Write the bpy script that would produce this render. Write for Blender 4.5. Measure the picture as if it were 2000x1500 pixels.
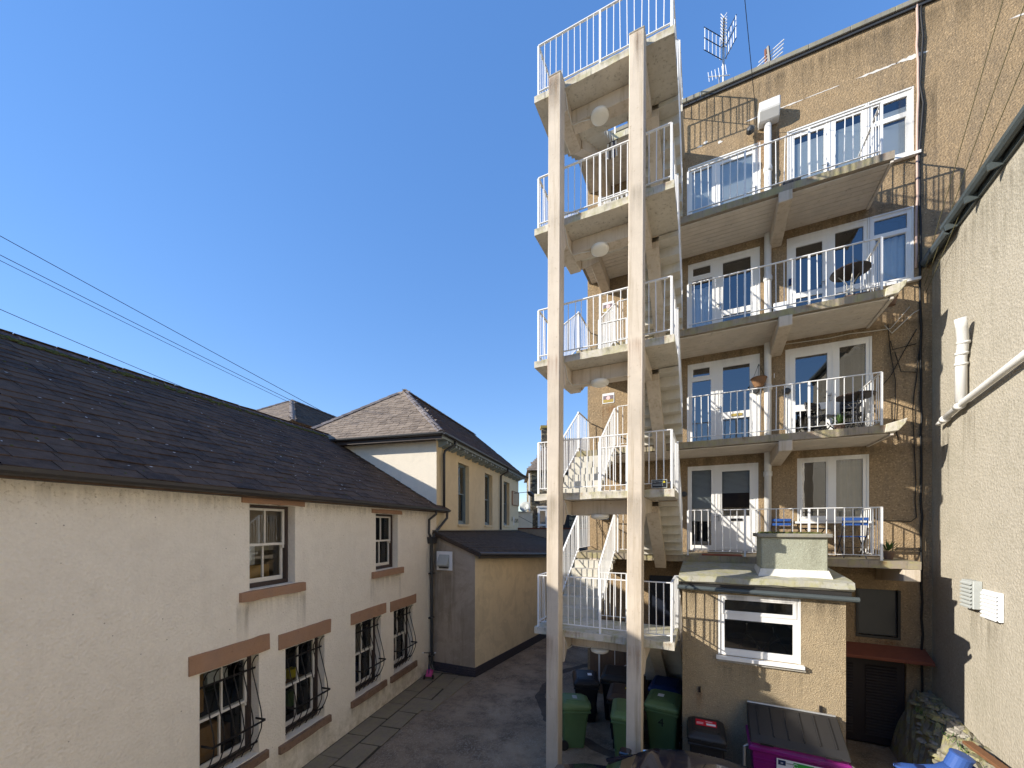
import bpy, math, random
from mathutils import Vector, Matrix
random.seed(7)
for o in list(bpy.data.objects):
    bpy.data.objects.remove(o)
scene = bpy.context.scene
COL = scene.collection
R = math.radians
# ---------------------------------------------------------------- camera
CAM_H = 4.75
cam_d = bpy.data.cameras.new('camera'); cam = bpy.data.objects.new('camera', cam_d); COL.objects.link(cam)
cam.location = (0, 0, CAM_H); cam.rotation_euler = (R(90), 0, R(26))
cam_d.sensor_width = 36; cam_d.lens = 770 / 2000 * 36
cam_d.shift_y = (1029 - 750) / 2000
cam_d.clip_start = 0.05; cam_d.clip_end = 3000
scene.camera = cam
# ---------------------------------------------------------------- sky and sun
SUN_TRAVEL = Vector((1.63, 1.24, -0.91)).normalized()
to_sun = -SUN_TRAVEL
SUN_EL = math.asin(to_sun.z)
SUN_ROT = math.atan2(to_sun.x, to_sun.y)
world = bpy.data.worlds.new('World'); scene.world = world; world.use_nodes = True
wn = world.node_tree; wn.nodes.clear()
sky_n = wn.nodes.new('ShaderNodeTexSky'); sky_n.sky_type = 'NISHITA'; sky_n.sun_disc = False
sky_n.sun_elevation = SUN_EL; sky_n.sun_rotation = SUN_ROT
sky_n.altitude = 50; sky_n.air_density = 1.0; sky_n.dust_density = 0.0; sky_n.ozone_density = 4.0
bg = wn.nodes.new('ShaderNodeBackground'); bg.inputs['Strength'].default_value = 0.15
wo = wn.nodes.new('ShaderNodeOutputWorld')
gm = wn.nodes.new('ShaderNodeGamma'); gm.inputs[1].default_value = 0.5      # even, deep blue winter sky
hs = wn.nodes.new('ShaderNodeHueSaturation'); hs.inputs['Saturation'].default_value = 1.66; hs.inputs['Hue'].default_value = 0.517
wn.links.new(sky_n.outputs[0], gm.inputs[0]); wn.links.new(gm.outputs[0], hs.inputs['Color']); wn.links.new(hs.outputs[0], bg.inputs['Color']); wn.links.new(bg.outputs[0], wo.inputs['Surface'])
sun_d = bpy.data.lights.new('sun', 'SUN'); sun_d.energy = 2.3; sun_d.angle = R(0.5); sun_d.color = (1.0, 0.93, 0.82)
sun = bpy.data.objects.new('sun', sun_d); COL.objects.link(sun)
sun.rotation_euler = SUN_TRAVEL.to_track_quat('-Z', 'Y').to_euler()
sun.location = (-20, -15, 25)
scene.view_settings.view_transform = 'Standard'; scene.view_settings.look = 'None'
scene.view_settings.exposure = 1.74; scene.view_settings.gamma = 1.0
scene.view_settings.use_curve_mapping = False
scene.render.engine = 'CYCLES'
scene.cycles.max_bounces = 12; scene.cycles.diffuse_bounces = 8; scene.cycles.glossy_bounces = 4
scene.cycles.transparent_max_bounces = 16
scene.cycles.use_denoising = True
scene.cycles.caustics_reflective = True; scene.cycles.caustics_refractive = False
scene.cycles.sample_clamp_indirect = 6.0

# ---------------------------------------------------------------- materials
MATS = {}
def nmat(name):
    m = bpy.data.materials.new(name); m.use_nodes = True
    nt = m.node_tree; nt.nodes.clear()
    out = nt.nodes.new('ShaderNodeOutputMaterial')
    MATS[name] = m
    return m, nt, out
def _n(nt, t, **kw):
    n = nt.nodes.new(t)
    for k, v in kw.items():
        if k in n.inputs: n.inputs[k].default_value = v
        else: setattr(n, k, v)
    return n
def c4(c): return (c[0], c[1], c[2], 1.0)
def ramp(nt, fac, stops):
    r = nt.nodes.new('ShaderNodeValToRGB')
    e = r.color_ramp.elements
    while len(e) < len(stops): e.new(0.5)
    for i, (p, c) in enumerate(stops):
        e[i].position = p; e[i].color = c4(c) if not isinstance(c, (int, float)) else (c, c, c, 1)
    nt.links.new(fac, r.inputs['Fac'])
    return r.outputs['Color']
def mixc(nt, fac, a, b, mode='MIX'):
    m = nt.nodes.new('ShaderNodeMix'); m.data_type = 'RGBA'; m.blend_type = mode
    for sock, v in ((m.inputs[0], fac), (m.inputs[6], a), (m.inputs[7], b)):
        if isinstance(v, bpy.types.NodeSocket): nt.links.new(v, sock)
        elif isinstance(v, (int, float)): sock.default_value = v if sock.type == 'VALUE' else (v, v, v, 1)
        else: sock.default_value = c4(v)
    return m.outputs[2]
def mth(nt, op, a, b=None):
    m = nt.nodes.new('ShaderNodeMath'); m.operation = op
    for i, v in enumerate((a, b)):
        if v is None: continue
        if isinstance(v, bpy.types.NodeSocket): nt.links.new(v, m.inputs[i])
        else: m.inputs[i].default_value = v
    return m.outputs[0]
def coords(nt, scale=(1, 1, 1), kind='world'):
    if kind == 'world':
        g = nt.nodes.new('ShaderNodeNewGeometry'); s = g.outputs['Position']
    else:
        t = nt.nodes.new('ShaderNodeTexCoord'); s = t.outputs['Object']
    mp = nt.nodes.new('ShaderNodeMapping'); mp.inputs['Scale'].default_value = scale
    nt.links.new(s, mp.inputs['Vector'])
    return mp.outputs['Vector']
def noise(nt, vec, scale, detail=4, rough=0.6, dist=0.0):
    n = _n(nt, 'ShaderNodeTexNoise', Scale=scale, Detail=detail, Roughness=rough, Distortion=dist)
    nt.links.new(vec, n.inputs['Vector']); return n.outputs['Fac']
def voro(nt, vec, scale, feature='F1', out='Distance'):
    n = nt.nodes.new('ShaderNodeTexVoronoi'); n.feature = feature; n.inputs['Scale'].default_value = scale
    nt.links.new(vec, n.inputs['Vector']); return n.outputs[out]
def bump(nt, h, strength=0.3, dist=0.01):
    b = _n(nt, 'ShaderNodeBump', Strength=strength, Distance=dist)
    nt.links.new(h, b.inputs['Height']); return b.outputs['Normal']
def surf(nt, out, col, rough=0.8, nrm=None, metal=0.0, spec=0.4, coat=0.0):
    p = nt.nodes.new('ShaderNodeBsdfPrincipled')
    for k, v in (('Base Color', col), ('Roughness', rough)):
        if isinstance(v, bpy.types.NodeSocket): nt.links.new(v, p.inputs[k])
        elif isinstance(v, (int, float)): p.inputs[k].default_value = v
        else: p.inputs[k].default_value = c4(v)
    p.inputs['Metallic'].default_value = metal
    p.inputs['Specular IOR Level'].default_value = spec
    if coat: p.inputs['Coat Weight'].default_value = coat; p.inputs['Coat Roughness'].default_value = 0.05
    if nrm is not None: nt.links.new(nrm, p.inputs['Normal'])
    nt.links.new(p.outputs[0], out.inputs['Surface'])
    return p
def upmask(nt, lo, hi):
    g = nt.nodes.new('ShaderNodeNewGeometry'); sp = nt.nodes.new('ShaderNodeSeparateXYZ')
    nt.links.new(g.outputs['Normal'], sp.inputs[0])
    mr = _n(nt, 'ShaderNodeMapRange'); mr.inputs[1].default_value = lo; mr.inputs[2].default_value = hi
    nt.links.new(sp.outputs['Z'], mr.inputs[0]); return mr.outputs[0]
def zmask(nt, lo, hi):
    g = nt.nodes.new('ShaderNodeNewGeometry'); sp = nt.nodes.new('ShaderNodeSeparateXYZ')
    nt.links.new(g.outputs['Position'], sp.inputs[0])
    mr = _n(nt, 'ShaderNodeMapRange'); mr.inputs[1].default_value = lo; mr.inputs[2].default_value = hi
    nt.links.new(sp.outputs['Z'], mr.inputs[0]); return mr.outputs[0]

def render_mat(name, base, dark, grain=60, depth=0.012, stain=(0.25, 0.21, 0.16), stain_amt=0.35, speck=0.0, bstr=0.6, top=None):
    """cement render / pebbledash: coarse grain relief, broad tonal drift, vertical run stains"""
    m, nt, out = nmat(name)
    v = coords(nt)
    g1 = noise(nt, v, grain, 3, 0.7); g2 = voro(nt, v, grain * 0.9)
    big = noise(nt, v, 0.55, 5, 0.6); mid = noise(nt, v, 3.2, 4, 0.65)
    streak = noise(nt, coords(nt, (2.6, 2.6, 0.22)), 1.6, 5, 0.7)
    col = mixc(nt, ramp(nt, g1, [(0.3, 0.0), (0.7, 1.0)]), dark, base)
    col = mixc(nt, ramp(nt, big, [(0.35, 0.0), (0.75, 0.35)]), col, dark)
    col = mixc(nt, ramp(nt, mid, [(0.45, 0.0), (0.8, 0.22)]), col, stain)
    col = mixc(nt, mth(nt, 'MULTIPLY', ramp(nt, streak, [(0.52, 0.0), (0.8, 1.0)]), stain_amt), col, stain)
    patch = ramp(nt, noise(nt, v, 0.9, 6, 0.72, 0.8), [(0.5, 0.0), (0.56, 1.0)])
    col = mixc(nt, mth(nt, 'MULTIPLY', patch, 0.05 if top else 0.2), col, stain)
    if top:      # rain splash dirt just under the eaves
        t = mth(nt, 'MULTIPLY', zmask(nt, top[0], top[1]), ramp(nt, noise(nt, v, 26, 4, 0.7), [(0.56, 0.0), (0.66, 0.75)]))
        col = mixc(nt, t, col, top[2])
        spots = ramp(nt, voro(nt, v, 6.0), [(0.035, 1.0), (0.06, 0.0)])
        col = mixc(nt, mth(nt, 'MULTIPLY', spots, 0.7), col, (0.16, 0.12, 0.08))
        foot = mth(nt, 'MULTIPLY', zmask(nt, 0.75, 0.0), ramp(nt, noise(nt, v, 5, 5, 0.7), [(0.35, 0.0), (0.7, 0.8)]))
        col = mixc(nt, foot, col, (0.34, 0.29, 0.17))
    if speck:
        sp = ramp(nt, voro(nt, v, grain * 1.3, 'F1', 'Color'), [(0.72, 0.0), (0.9, 1.0)])
        col = mixc(nt, mth(nt, 'MULTIPLY', sp, speck), col, (base[0] * 1.5, base[1] * 1.5, base[2] * 1.55))
        sp2 = ramp(nt, voro(nt, v, grain * 1.15, 'F1', 'Color'), [(0.1, 1.0), (0.22, 0.0)])
        col = mixc(nt, mth(nt, 'MULTIPLY', sp2, speck), col, (dark[0] * 0.45, dark[1] * 0.42, dark[2] * 0.4))
    h = mth(nt, 'ADD', g1, mth(nt, 'MULTIPLY', g2, 0.8))
    surf(nt, out, col, 0.92, bump(nt, h, bstr, depth), spec=0.15)
    return m
render_mat('flats_render', (0.385, 0.28, 0.165), (0.255, 0.185, 0.11), 34, 0.015, (0.16, 0.13, 0.095), 0.75, 0.4, 0.7)
render_mat('outhouse_render', (0.44, 0.35, 0.225), (0.3, 0.235, 0.15), 60, 0.014, (0.2, 0.17, 0.12), 0.3, 0.5, 0.8)
render_mat('right_render', (0.45, 0.41, 0.335), (0.34, 0.31, 0.25), 26, 0.014, (0.27, 0.25, 0.19), 0.55, 0.15, 0.7)
render_mat('white_render', (0.9, 0.835, 0.715), (0.82, 0.76, 0.645), 30, 0.014, (0.55, 0.49, 0.4), 0.16, 0.0, 0.7, (4.7, 5.35, (0.36, 0.28, 0.15)))
render_mat('cream_render', (0.78, 0.67, 0.45), (0.73, 0.62, 0.41), 40, 0.004, (0.55, 0.46, 0.3), 0.2)
render_mat('gable_white', (0.84, 0.76, 0.62), (0.8, 0.72, 0.58), 40, 0.006, (0.6, 0.55, 0.45), 0.15)
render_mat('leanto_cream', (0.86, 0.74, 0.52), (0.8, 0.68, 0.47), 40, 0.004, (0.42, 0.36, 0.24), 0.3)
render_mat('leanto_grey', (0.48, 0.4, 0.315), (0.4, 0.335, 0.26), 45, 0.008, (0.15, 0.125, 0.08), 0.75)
render_mat('cement', (0.4, 0.37, 0.32), (0.3, 0.28, 0.24), 30, 0.008, (0.16, 0.15, 0.12), 0.5)
render_mat('cowl_render', (0.42, 0.43, 0.34), (0.3, 0.31, 0.24), 50, 0.012, (0.18, 0.17, 0.12), 0.5, 0.3)

def concrete(name, base, moss=0.0, streak_amt=0.3, rough=0.8):
    m, nt, out = nmat(name)
    v = coords(nt)
    big = noise(nt, v, 1.1, 6, 0.65); fine = noise(nt, v, 38, 3, 0.6)
    streak = noise(nt, coords(nt, (7, 7, 0.35)), 1.3, 5, 0.75)
    d = tuple(x * 0.78 for x in base); st = (base[0] * 0.5, base[1] * 0.44, base[2] * 0.33)
    col = mixc(nt, ramp(nt, big, [(0.35, 0.0), (0.7, 1.0)]), base, d)
    col = mixc(nt, mth(nt, 'MULTIPLY', ramp(nt, streak, [(0.5, 0.0), (0.78, 1.0)]), streak_amt), col, st)
    col = mixc(nt, mth(nt, 'MULTIPLY', ramp(nt, noise(nt, v, 14, 5, 0.75), [(0.62, 0.0), (0.72, 1.0)]), streak_amt * 0.9), col, st)
    if moss:
        mm = ramp(nt, noise(nt, v, 4.5, 6, 0.7), [(0.44, 0.0), (0.62, 1.0)])
        mm = mth(nt, 'MULTIPLY', mm, upmask(nt, -0.4, -0.1))
        mc = mixc(nt, noise(nt, v, 12, 3, 0.6), (0.24, 0.25, 0.06), (0.42, 0.37, 0.16))
        col = mixc(nt, mth(nt, 'MULTIPLY', mm, moss), col, mc)
        blk = ramp(nt, noise(nt, coords(nt, (16, 16, 2.5)), 1.0, 4, 0.7), [(0.56, 0.0), (0.7, 1.0)])
        col = mixc(nt, mth(nt, 'MULTIPLY', blk, 1.0 * moss), col, (0.1, 0.095, 0.075))
    surf(nt, out, col, rough, bump(nt, mth(nt, 'ADD', fine, big), 0.25, 0.008), spec=0.2)
    return m
concrete('painted_concrete', (0.6, 0.52, 0.42), 0.0, 0.85)
concrete('landing_concrete', (0.58, 0.54, 0.46), 0.55, 0.45)
concrete('slab_concrete', (0.33, 0.28, 0.22), 0.5, 0.75)
concrete('step_concrete', (0.6, 0.57, 0.5), 0.12, 0.35)
concrete('roof_felt', (0.4, 0.39, 0.33), 0.6, 0.6)
concrete('white_trim', (0.72, 0.71, 0.67), 0.25, 0.3)
concrete('coping', (0.26, 0.25, 0.22), 0.3, 0.5)
concrete('flagstone', (0.27, 0.222, 0.16), 0.2, 0.4)
concrete('rubble', (0.27, 0.25, 0.2), 0.75, 0.5)

def slate_mat(name, a, b, rough=0.55, moss=0.15):
    m, nt, out = nmat(name)
    g = nt.nodes.new('ShaderNodeNewGeometry'); oi = nt.nodes.new('ShaderNodeObjectInfo')
    rnd = mth(nt, 'FRACT', mth(nt, 'ADD', g.outputs['Random Per Island'], mth(nt, 'MULTIPLY', oi.outputs['Random'], 7.31)))
    v = coords(nt)
    col = mixc(nt, rnd, a, b)
    col = mixc(nt, ramp(nt, noise(nt, v, 7, 6, 0.7), [(0.4, 0.0), (0.8, 0.6)]), col, tuple(x * 1.7 for x in b))
    lich = ramp(nt, noise(nt, v, 15, 4, 0.75), [(0.68, 0.0), (0.74, 1.0)])
    col = mixc(nt, mth(nt, 'MULTIPLY', lich, moss), col, (0.34, 0.33, 0.24))
    rr = ramp(nt, rnd, [(0.0, rough - 0.12), (1.0, min(1.0, rough + 0.12))])
    surf(nt, out, col, rr, bump(nt, noise(nt, v, 22, 5, 0.7), 0.6, 0.014), spec=0.12)
    return m
slate_mat('slate_dark', (0.045, 0.03, 0.022), (0.12, 0.083, 0.06), 0.85, 0.55)
slate_mat('slate_warm_sunlit', (0.15, 0.118, 0.09), (0.25, 0.2, 0.155), 0.75, 0.3)  # sunlit look of the hip ends put into the slate colour
slate_mat('slate_leanto', (0.04, 0.032, 0.026), (0.09, 0.073, 0.058), 0.8, 0.5)
slate_mat('ridge_tile', (0.13, 0.115, 0.115), (0.21, 0.185, 0.175), 0.75, 0.5)
slate_mat('ridge_dark', (0.075, 0.07, 0.085), (0.12, 0.115, 0.13), 0.7, 0.6)

def plain(name, col, rough=0.5, metal=0.0, spec=0.4, var=0.25, scale=6, bs=0.0, coat=0.0, dirt=None):
    m, nt, out = nmat(name)
    v = coords(nt, kind='object')
    f = ramp(nt, noise(nt, v, scale, 5, 0.65), [(0.3, 0.0), (0.75, 1.0)])
    c = mixc(nt, mth(nt, 'MULTIPLY', f, var), col, tuple(x * 0.55 for x in col))
    if name.startswith('sandstone'):      # weathered pits and tooling
        pit = ramp(nt, voro(nt, v, 22), [(0.06, 1.0), (0.16, 0.0)]); c = mixc(nt, mth(nt, 'MULTIPLY', pit, 0.6), c, tuple(x * 0.3 for x in col))
        c = mixc(nt, mth(nt, 'MULTIPLY', ramp(nt, noise(nt, v, 2.2, 5, 0.7), [(0.4, 0.0), (0.7, 1.0)]), 0.55), c, (0.3, 0.2, 0.15))
    if dirt:
        f2 = ramp(nt, noise(nt, v, scale * 2.7, 5, 0.75), [(dirt[1], 0.0), (dirt[1] + 0.1, 1.0)])
        c = mixc(nt, mth(nt, 'MULTIPLY', f2, dirt[2]), c, dirt[0])
    surf(nt, out, c, rough, bump(nt, noise(nt, v, scale * 6, 3, 0.6), bs, 0.004) if bs else None, metal, spec, coat)
    return m
plain('white_rail', (0.76, 0.76, 0.75), 0.4, var=0.15, scale=5, dirt=((0.3, 0.11, 0.04), 0.63, 0.85))
plain('upvc', (0.8, 0.79, 0.76), 0.35, var=0.15, scale=2, dirt=((0.4, 0.36, 0.29), 0.62, 0.35))
plain('sash_white', (0.78, 0.75, 0.68), 0.45, var=0.2)
plain('sash_grey', (0.2, 0.27, 0.31), 0.45, var=0.2)
plain('sash_box', (0.055, 0.038, 0.032), 0.5, var=0.3)
plain('pipe_white', (0.72, 0.71, 0.68), 0.4, var=0.2, dirt=((0.3, 0.2, 0.12), 0.62, 0.5))
plain('pipe_dark', (0.045, 0.048, 0.052), 0.35, var=0.3)
plain('gutter_dark', (0.05, 0.047, 0.047), 0.4, var=0.3, dirt=((0.13, 0.12, 0.05), 0.6, 0.5))
plain('gutter_teal', (0.07, 0.085, 0.088), 0.35, var=0.3, dirt=((0.2, 0.2, 0.16), 0.6, 0.5))
plain('fascia_brown', (0.055, 0.036, 0.026), 0.55, var=0.4)
plain('fascia_grey', (0.3, 0.36, 0.38), 0.5, var=0.25)
plain('iron', (0.016, 0.014, 0.014), 0.45, var=0.4, dirt=((0.06, 0.025, 0.015), 0.6, 0.6))
plain('sandstone', (0.4, 0.235, 0.14), 0.9, var=0.4, scale=5, bs=0.7, dirt=((0.11, 0.06, 0.045), 0.62, 0.7))
plain('sandstone_dark', (0.22, 0.14, 0.09), 0.9, var=0.5, scale=5, bs=0.7, dirt=((0.075, 0.055, 0.045), 0.55, 0.7))
plain('soffit_board', (0.66, 0.6, 0.52), 0.75, var=0.5, scale=2.5, dirt=((0.16, 0.13, 0.1), 0.6, 0.5))
plain('lamp_white', (0.8, 0.77, 0.68), 0.35, var=0.15)
plain('dark_blue_door', (0.012, 0.016, 0.028), 0.4)
plain('brown_board', (0.16, 0.1, 0.06), 0.7, var=0.4)
plain('dark_louvre', (0.035, 0.027, 0.028), 0.6, var=0.3)
plain('dark_glass_board', (0.03, 0.035, 0.042), 0.25, var=0.2)
plain('terracotta', (0.2, 0.062, 0.036), 0.85, var=0.45, dirt=((0.12, 0.06, 0.04), 0.6, 0.5))
plain('blue_brick', (0.06, 0.055, 0.07), 0.7, var=0.4)
plain('brick_red', (0.2, 0.085, 0.05), 0.85, var=0.4)
plain('bin_green', (0.085, 0.155, 0.065), 0.5, var=0.3, scale=3, dirt=((0.12, 0.12, 0.08), 0.62, 0.4))
plain('bin_green_lid', (0.125, 0.21, 0.09), 0.5, var=0.35, scale=4, dirt=((0.16, 0.15, 0.1), 0.6, 0.5))
plain('bin_black', (0.015, 0.016, 0.02), 0.4, var=0.3)
plain('bin_grey', (0.026, 0.025, 0.025), 0.45, var=0.3)
plain('bin_brown', (0.06, 0.043, 0.035), 0.5, var=0.3)
plain('bin_blue', (0.012, 0.035, 0.13), 0.4, var=0.3)
plain('bin_purple', (0.23, 0.014, 0.17), 0.35, var=0.35, scale=3, dirt=((0.16, 0.12, 0.13), 0.63, 0.6))
plain('rubber', (0.012, 0.012, 0.012), 0.7)
plain('steel', (0.45, 0.45, 0.45), 0.35, 0.9)
plain('galvanised', (0.5, 0.5, 0.48), 0.45, 0.7, dirt=((0.2, 0.1, 0.05), 0.62, 0.6))
plain('label_red', (0.62, 0.01, 0.03), 0.4, var=0.05)
plain('label_white', (0.75, 0.77, 0.8), 0.4, var=0.05)
plain('label_green', (0.04, 0.32, 0.05), 0.4, var=0.05)
plain('label_navy', (0.012, 0.025, 0.09), 0.4, var=0.05)
plain('label_black', (0.01, 0.01, 0.012), 0.5, var=0.05)
plain('label_yellow', (0.6, 0.5, 0.03), 0.5, var=0.05)
plain('label_ochre', (0.4, 0.3, 0.08), 0.5, var=0.3)
plain('label_grey', (0.2, 0.16, 0.18), 0.5, var=0.3)
plain('label_pink', (0.75, 0.5, 0.52), 0.5, var=0.05)
plain('plaque_beige', (0.62, 0.47, 0.3), 0.6, var=0.4, scale=9, dirt=((0.3, 0.14, 0.07), 0.55, 0.6))
plain('car_paint', (0.008, 0.012, 0.028), 0.22, 0.0, 0.5, var=0.1, coat=1.0)
plain('car_trim', (0.012, 0.012, 0.013), 0.5)
plain('chrome', (0.7, 0.7, 0.7), 0.15, 1.0)
plain('toy_blue', (0.04, 0.1, 0.33), 0.5, var=0.4)
plain('toy_pink', (0.55, 0.07, 0.27), 0.4, var=0.15)
plain('timber', (0.2, 0.095, 0.045), 0.7, var=0.5, scale=8, bs=0.4)
plain('table_brown', (0.035, 0.022, 0.017), 0.4, var=0.3)
plain('chair_dark', (0.03, 0.03, 0.034), 0.45)
plain('chair_blue', (0.02, 0.08, 0.3), 0.45)
plain('basket', (0.26, 0.14, 0.07), 0.85, var=0.6, scale=25, bs=0.8)
plain('cable_black', (0.012, 0.012, 0.012), 0.6)
plain('cable_pale', (0.5, 0.36, 0.3), 0.6)
plain('cable_white', (0.6, 0.58, 0.52), 0.6)
plain('wire', (0.02, 0.02, 0.022), 0.6)
plain('wire_yellow', (0.14, 0.125, 0.06), 0.6)
plain('vent_grey', (0.42, 0.44, 0.42), 0.5, var=0.2)
plain('vent_white', (0.78, 0.79, 0.8), 0.4, var=0.1)
plain('curtain', (0.62, 0.65, 0.68), 0.9, var=0.2)
plain('blind', (0.6, 0.62, 0.63), 0.6, var=0.1)
plain('blind_blue', (0.6, 0.64, 0.66), 0.7, var=0.15)
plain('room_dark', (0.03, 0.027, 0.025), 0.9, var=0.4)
plain('room_wood', (0.34, 0.2, 0.085), 0.6, var=0.5)
plain('room_card', (0.48, 0.3, 0.11), 0.7, var=0.3)
plain('room_wall', (0.3, 0.27, 0.22), 0.9, var=0.3)
plain('moss', (0.1, 0.105, 0.025), 0.95, var=0.6, scale=20, bs=1.0)
plain('plant_green', (0.06, 0.12, 0.025), 0.7, var=0.5, scale=12)
plain('mat_red', (0.25, 0.06, 0.03), 0.9, var=0.4)
plain('pot', (0.16, 0.1, 0.07), 0.8)
plain('paint_patch', (0.68, 0.65, 0.6), 0.9, var=0.4, scale=10)

def run_stain(name, col, amt, sx=9.0):
    # dirt washed down a wall: streaky, strongest at its source, clear elsewhere
    m, nt, out = nmat(name)
    tc = nt.nodes.new('ShaderNodeTexCoord'); sp = nt.nodes.new('ShaderNodeSeparateXYZ'); nt.links.new(tc.outputs['Generated'], sp.inputs[0])
    st = ramp(nt, noise(nt, coords(nt, (sx, sx, 0.5)), 1.0, 5, 0.7), [(0.38, 0.0), (0.7, 1.0)])
    fade = mth(nt, 'MULTIPLY', mth(nt, 'POWER', sp.outputs['Z'], 1.6), ramp(nt, sp.outputs['Z'], [(0.86, 1.0), (1.0, 0.1)]))
    fac = mth(nt, 'MULTIPLY', mth(nt, 'MULTIPLY', st, fade), amt)
    tr = nt.nodes.new('ShaderNodeBsdfTransparent'); df = nt.nodes.new('ShaderNodeBsdfDiffuse'); df.inputs[0].default_value = c4(col)
    mx = nt.nodes.new('ShaderNodeMixShader'); nt.links.new(fac, mx.inputs[0]); nt.links.new(tr.outputs[0], mx.inputs[1]); nt.links.new(df.outputs[0], mx.inputs[2])
    nt.links.new(mx.outputs[0], out.inputs['Surface'])
run_stain('run_dirt', (0.13, 0.11, 0.075), 0.42)
run_stain('run_damp', (0.07, 0.06, 0.045), 0.55, 6.0)
run_stain('run_rust', (0.26, 0.1, 0.035), 0.6, 14.0)

plain('soil', (0.05, 0.043, 0.03), 0.95, var=0.5)

def glass(name, tint, refl, rough=0.0):
    m, nt, out = nmat(name)
    lw = nt.nodes.new('ShaderNodeLayerWeight'); lw.inputs['Blend'].default_value = 0.35
    fac = mth(nt, 'ADD', mth(nt, 'MULTIPLY', lw.outputs['Fresnel'], 0.55), refl)
    tr = nt.nodes.new('ShaderNodeBsdfTransparent'); tr.inputs[0].default_value = c4(tint)
    gl = nt.nodes.new('ShaderNodeBsdfGlossy'); gl.inputs['Roughness'].default_value = rough
    gl.inputs[0].default_value = (0.95, 0.97, 1.0, 1)
    nz = noise(nt, coords(nt), 1.7, 2, 0.5)
    nt.links.new(bump(nt, nz, 0.05, 0.02), gl.inputs['Normal'])
    mx = nt.nodes.new('ShaderNodeMixShader')
    nt.links.new(fac, mx.inputs[0]); nt.links.new(tr.outputs[0], mx.inputs[1]); nt.links.new(gl.outputs[0], mx.inputs[2])
    nt.links.new(mx.outputs[0], out.inputs['Surface'])
glass('glass', (0.8, 0.83, 0.82), 0.15)
glass('glass_old', (0.8, 0.82, 0.8), 0.05)
glass('car_glass', (0.1, 0.14, 0.13), 0.12)

def asphalt():
    m, nt, out = nmat('asphalt')
    v = coords(nt)
    grit = voro(nt, v, 45, 'F1', 'Color'); g2 = noise(nt, v, 40, 3, 0.7)
    big = noise(nt, v, 0.35, 6, 0.62, 0.6); mid = noise(nt, v, 1.3, 8, 0.78, 0.2)
    bw = nt.nodes.new('ShaderNodeRGBToBW'); nt.links.new(grit, bw.inputs[0])
    col = mixc(nt, ramp(nt, big, [(0.38, 0.0), (0.62, 1.0)]), (0.25, 0.19, 0.13), (0.4, 0.31, 0.215))
    col = mixc(nt, ramp(nt, mid, [(0.44, 0.0), (0.64, 0.75)]), col, (0.1, 0.077, 0.06))
    pale = mth(nt, 'MULTIPLY', ramp(nt, bw.outputs[0], [(0.62, 0.0), (0.85, 1.0)]), ramp(nt, noise(nt, v, 0.9, 4, 0.6), [(0.35, 0.15), (0.65, 0.8)]))
    col = mixc(nt, pale, col, (0.42, 0.37, 0.3))
    mo = mth(nt, 'MULTIPLY', ramp(nt, noise(nt, v, 2.6, 6, 0.75), [(0.6, 0.0), (0.72, 1.0)]), 0.45)
    col = mixc(nt, mo, col, (0.075, 0.075, 0.03))
    # wavy dark tar joint that sweeps across the yard
    sp = nt.nodes.new('ShaderNodeSeparateXYZ'); nt.links.new(v, sp.inputs[0])
    wob = mth(nt, 'MULTIPLY', noise(nt, v, 1.2, 2, 0.5), 0.5)
    dx = mth(nt, 'ADD', sp.outputs['X'], 1.2); dy = mth(nt, 'SUBTRACT', sp.outputs['Y'], 11.4)
    rr = mth(nt, 'ADD', mth(nt, 'SQRT', mth(nt, 'ADD', mth(nt, 'MULTIPLY', dx, dx), mth(nt, 'MULTIPLY', dy, dy))), wob)
    band = mth(nt, 'LESS_THAN', mth(nt, 'ABSOLUTE', mth(nt, 'SUBTRACT', rr, 3.35)), 0.14)
    col = mixc(nt, mth(nt, 'MULTIPLY', band, 0.7), col, (0.035, 0.03, 0.03))
    h = mth(nt, 'ADD', mth(nt, 'MULTIPLY', bw.outputs[0], 0.6), mth(nt, 'ADD', g2, mid))
    surf(nt, out, col, 0.88, bump(nt, h, 0.9, 0.02), spec=0.25)
asphalt()
def stonework():
    m, nt, out = nmat('stonework')
    v = coords(nt, (1, 1, 1.7))
    cc = voro(nt, v, 3.2, 'F1', 'Color'); ed = voro(nt, v, 3.2, 'DISTANCE_TO_EDGE', 'Distance')
    bw = nt.nodes.new('ShaderNodeRGBToBW'); nt.links.new(cc, bw.inputs[0])
    col = ramp(nt, bw.outputs[0], [(0.2, (0.07, 0.06, 0.05)), (0.5, (0.2, 0.16, 0.1)), (0.8, (0.34, 0.28, 0.18))])
    col = mixc(nt, ramp(nt, ed, [(0.0, 1.0), (0.05, 0.0)]), col, (0.05, 0.045, 0.04))
    surf(nt, out, col, 0.9, bump(nt, ed, 0.8, 0.05), spec=0.1)
stonework()
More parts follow.
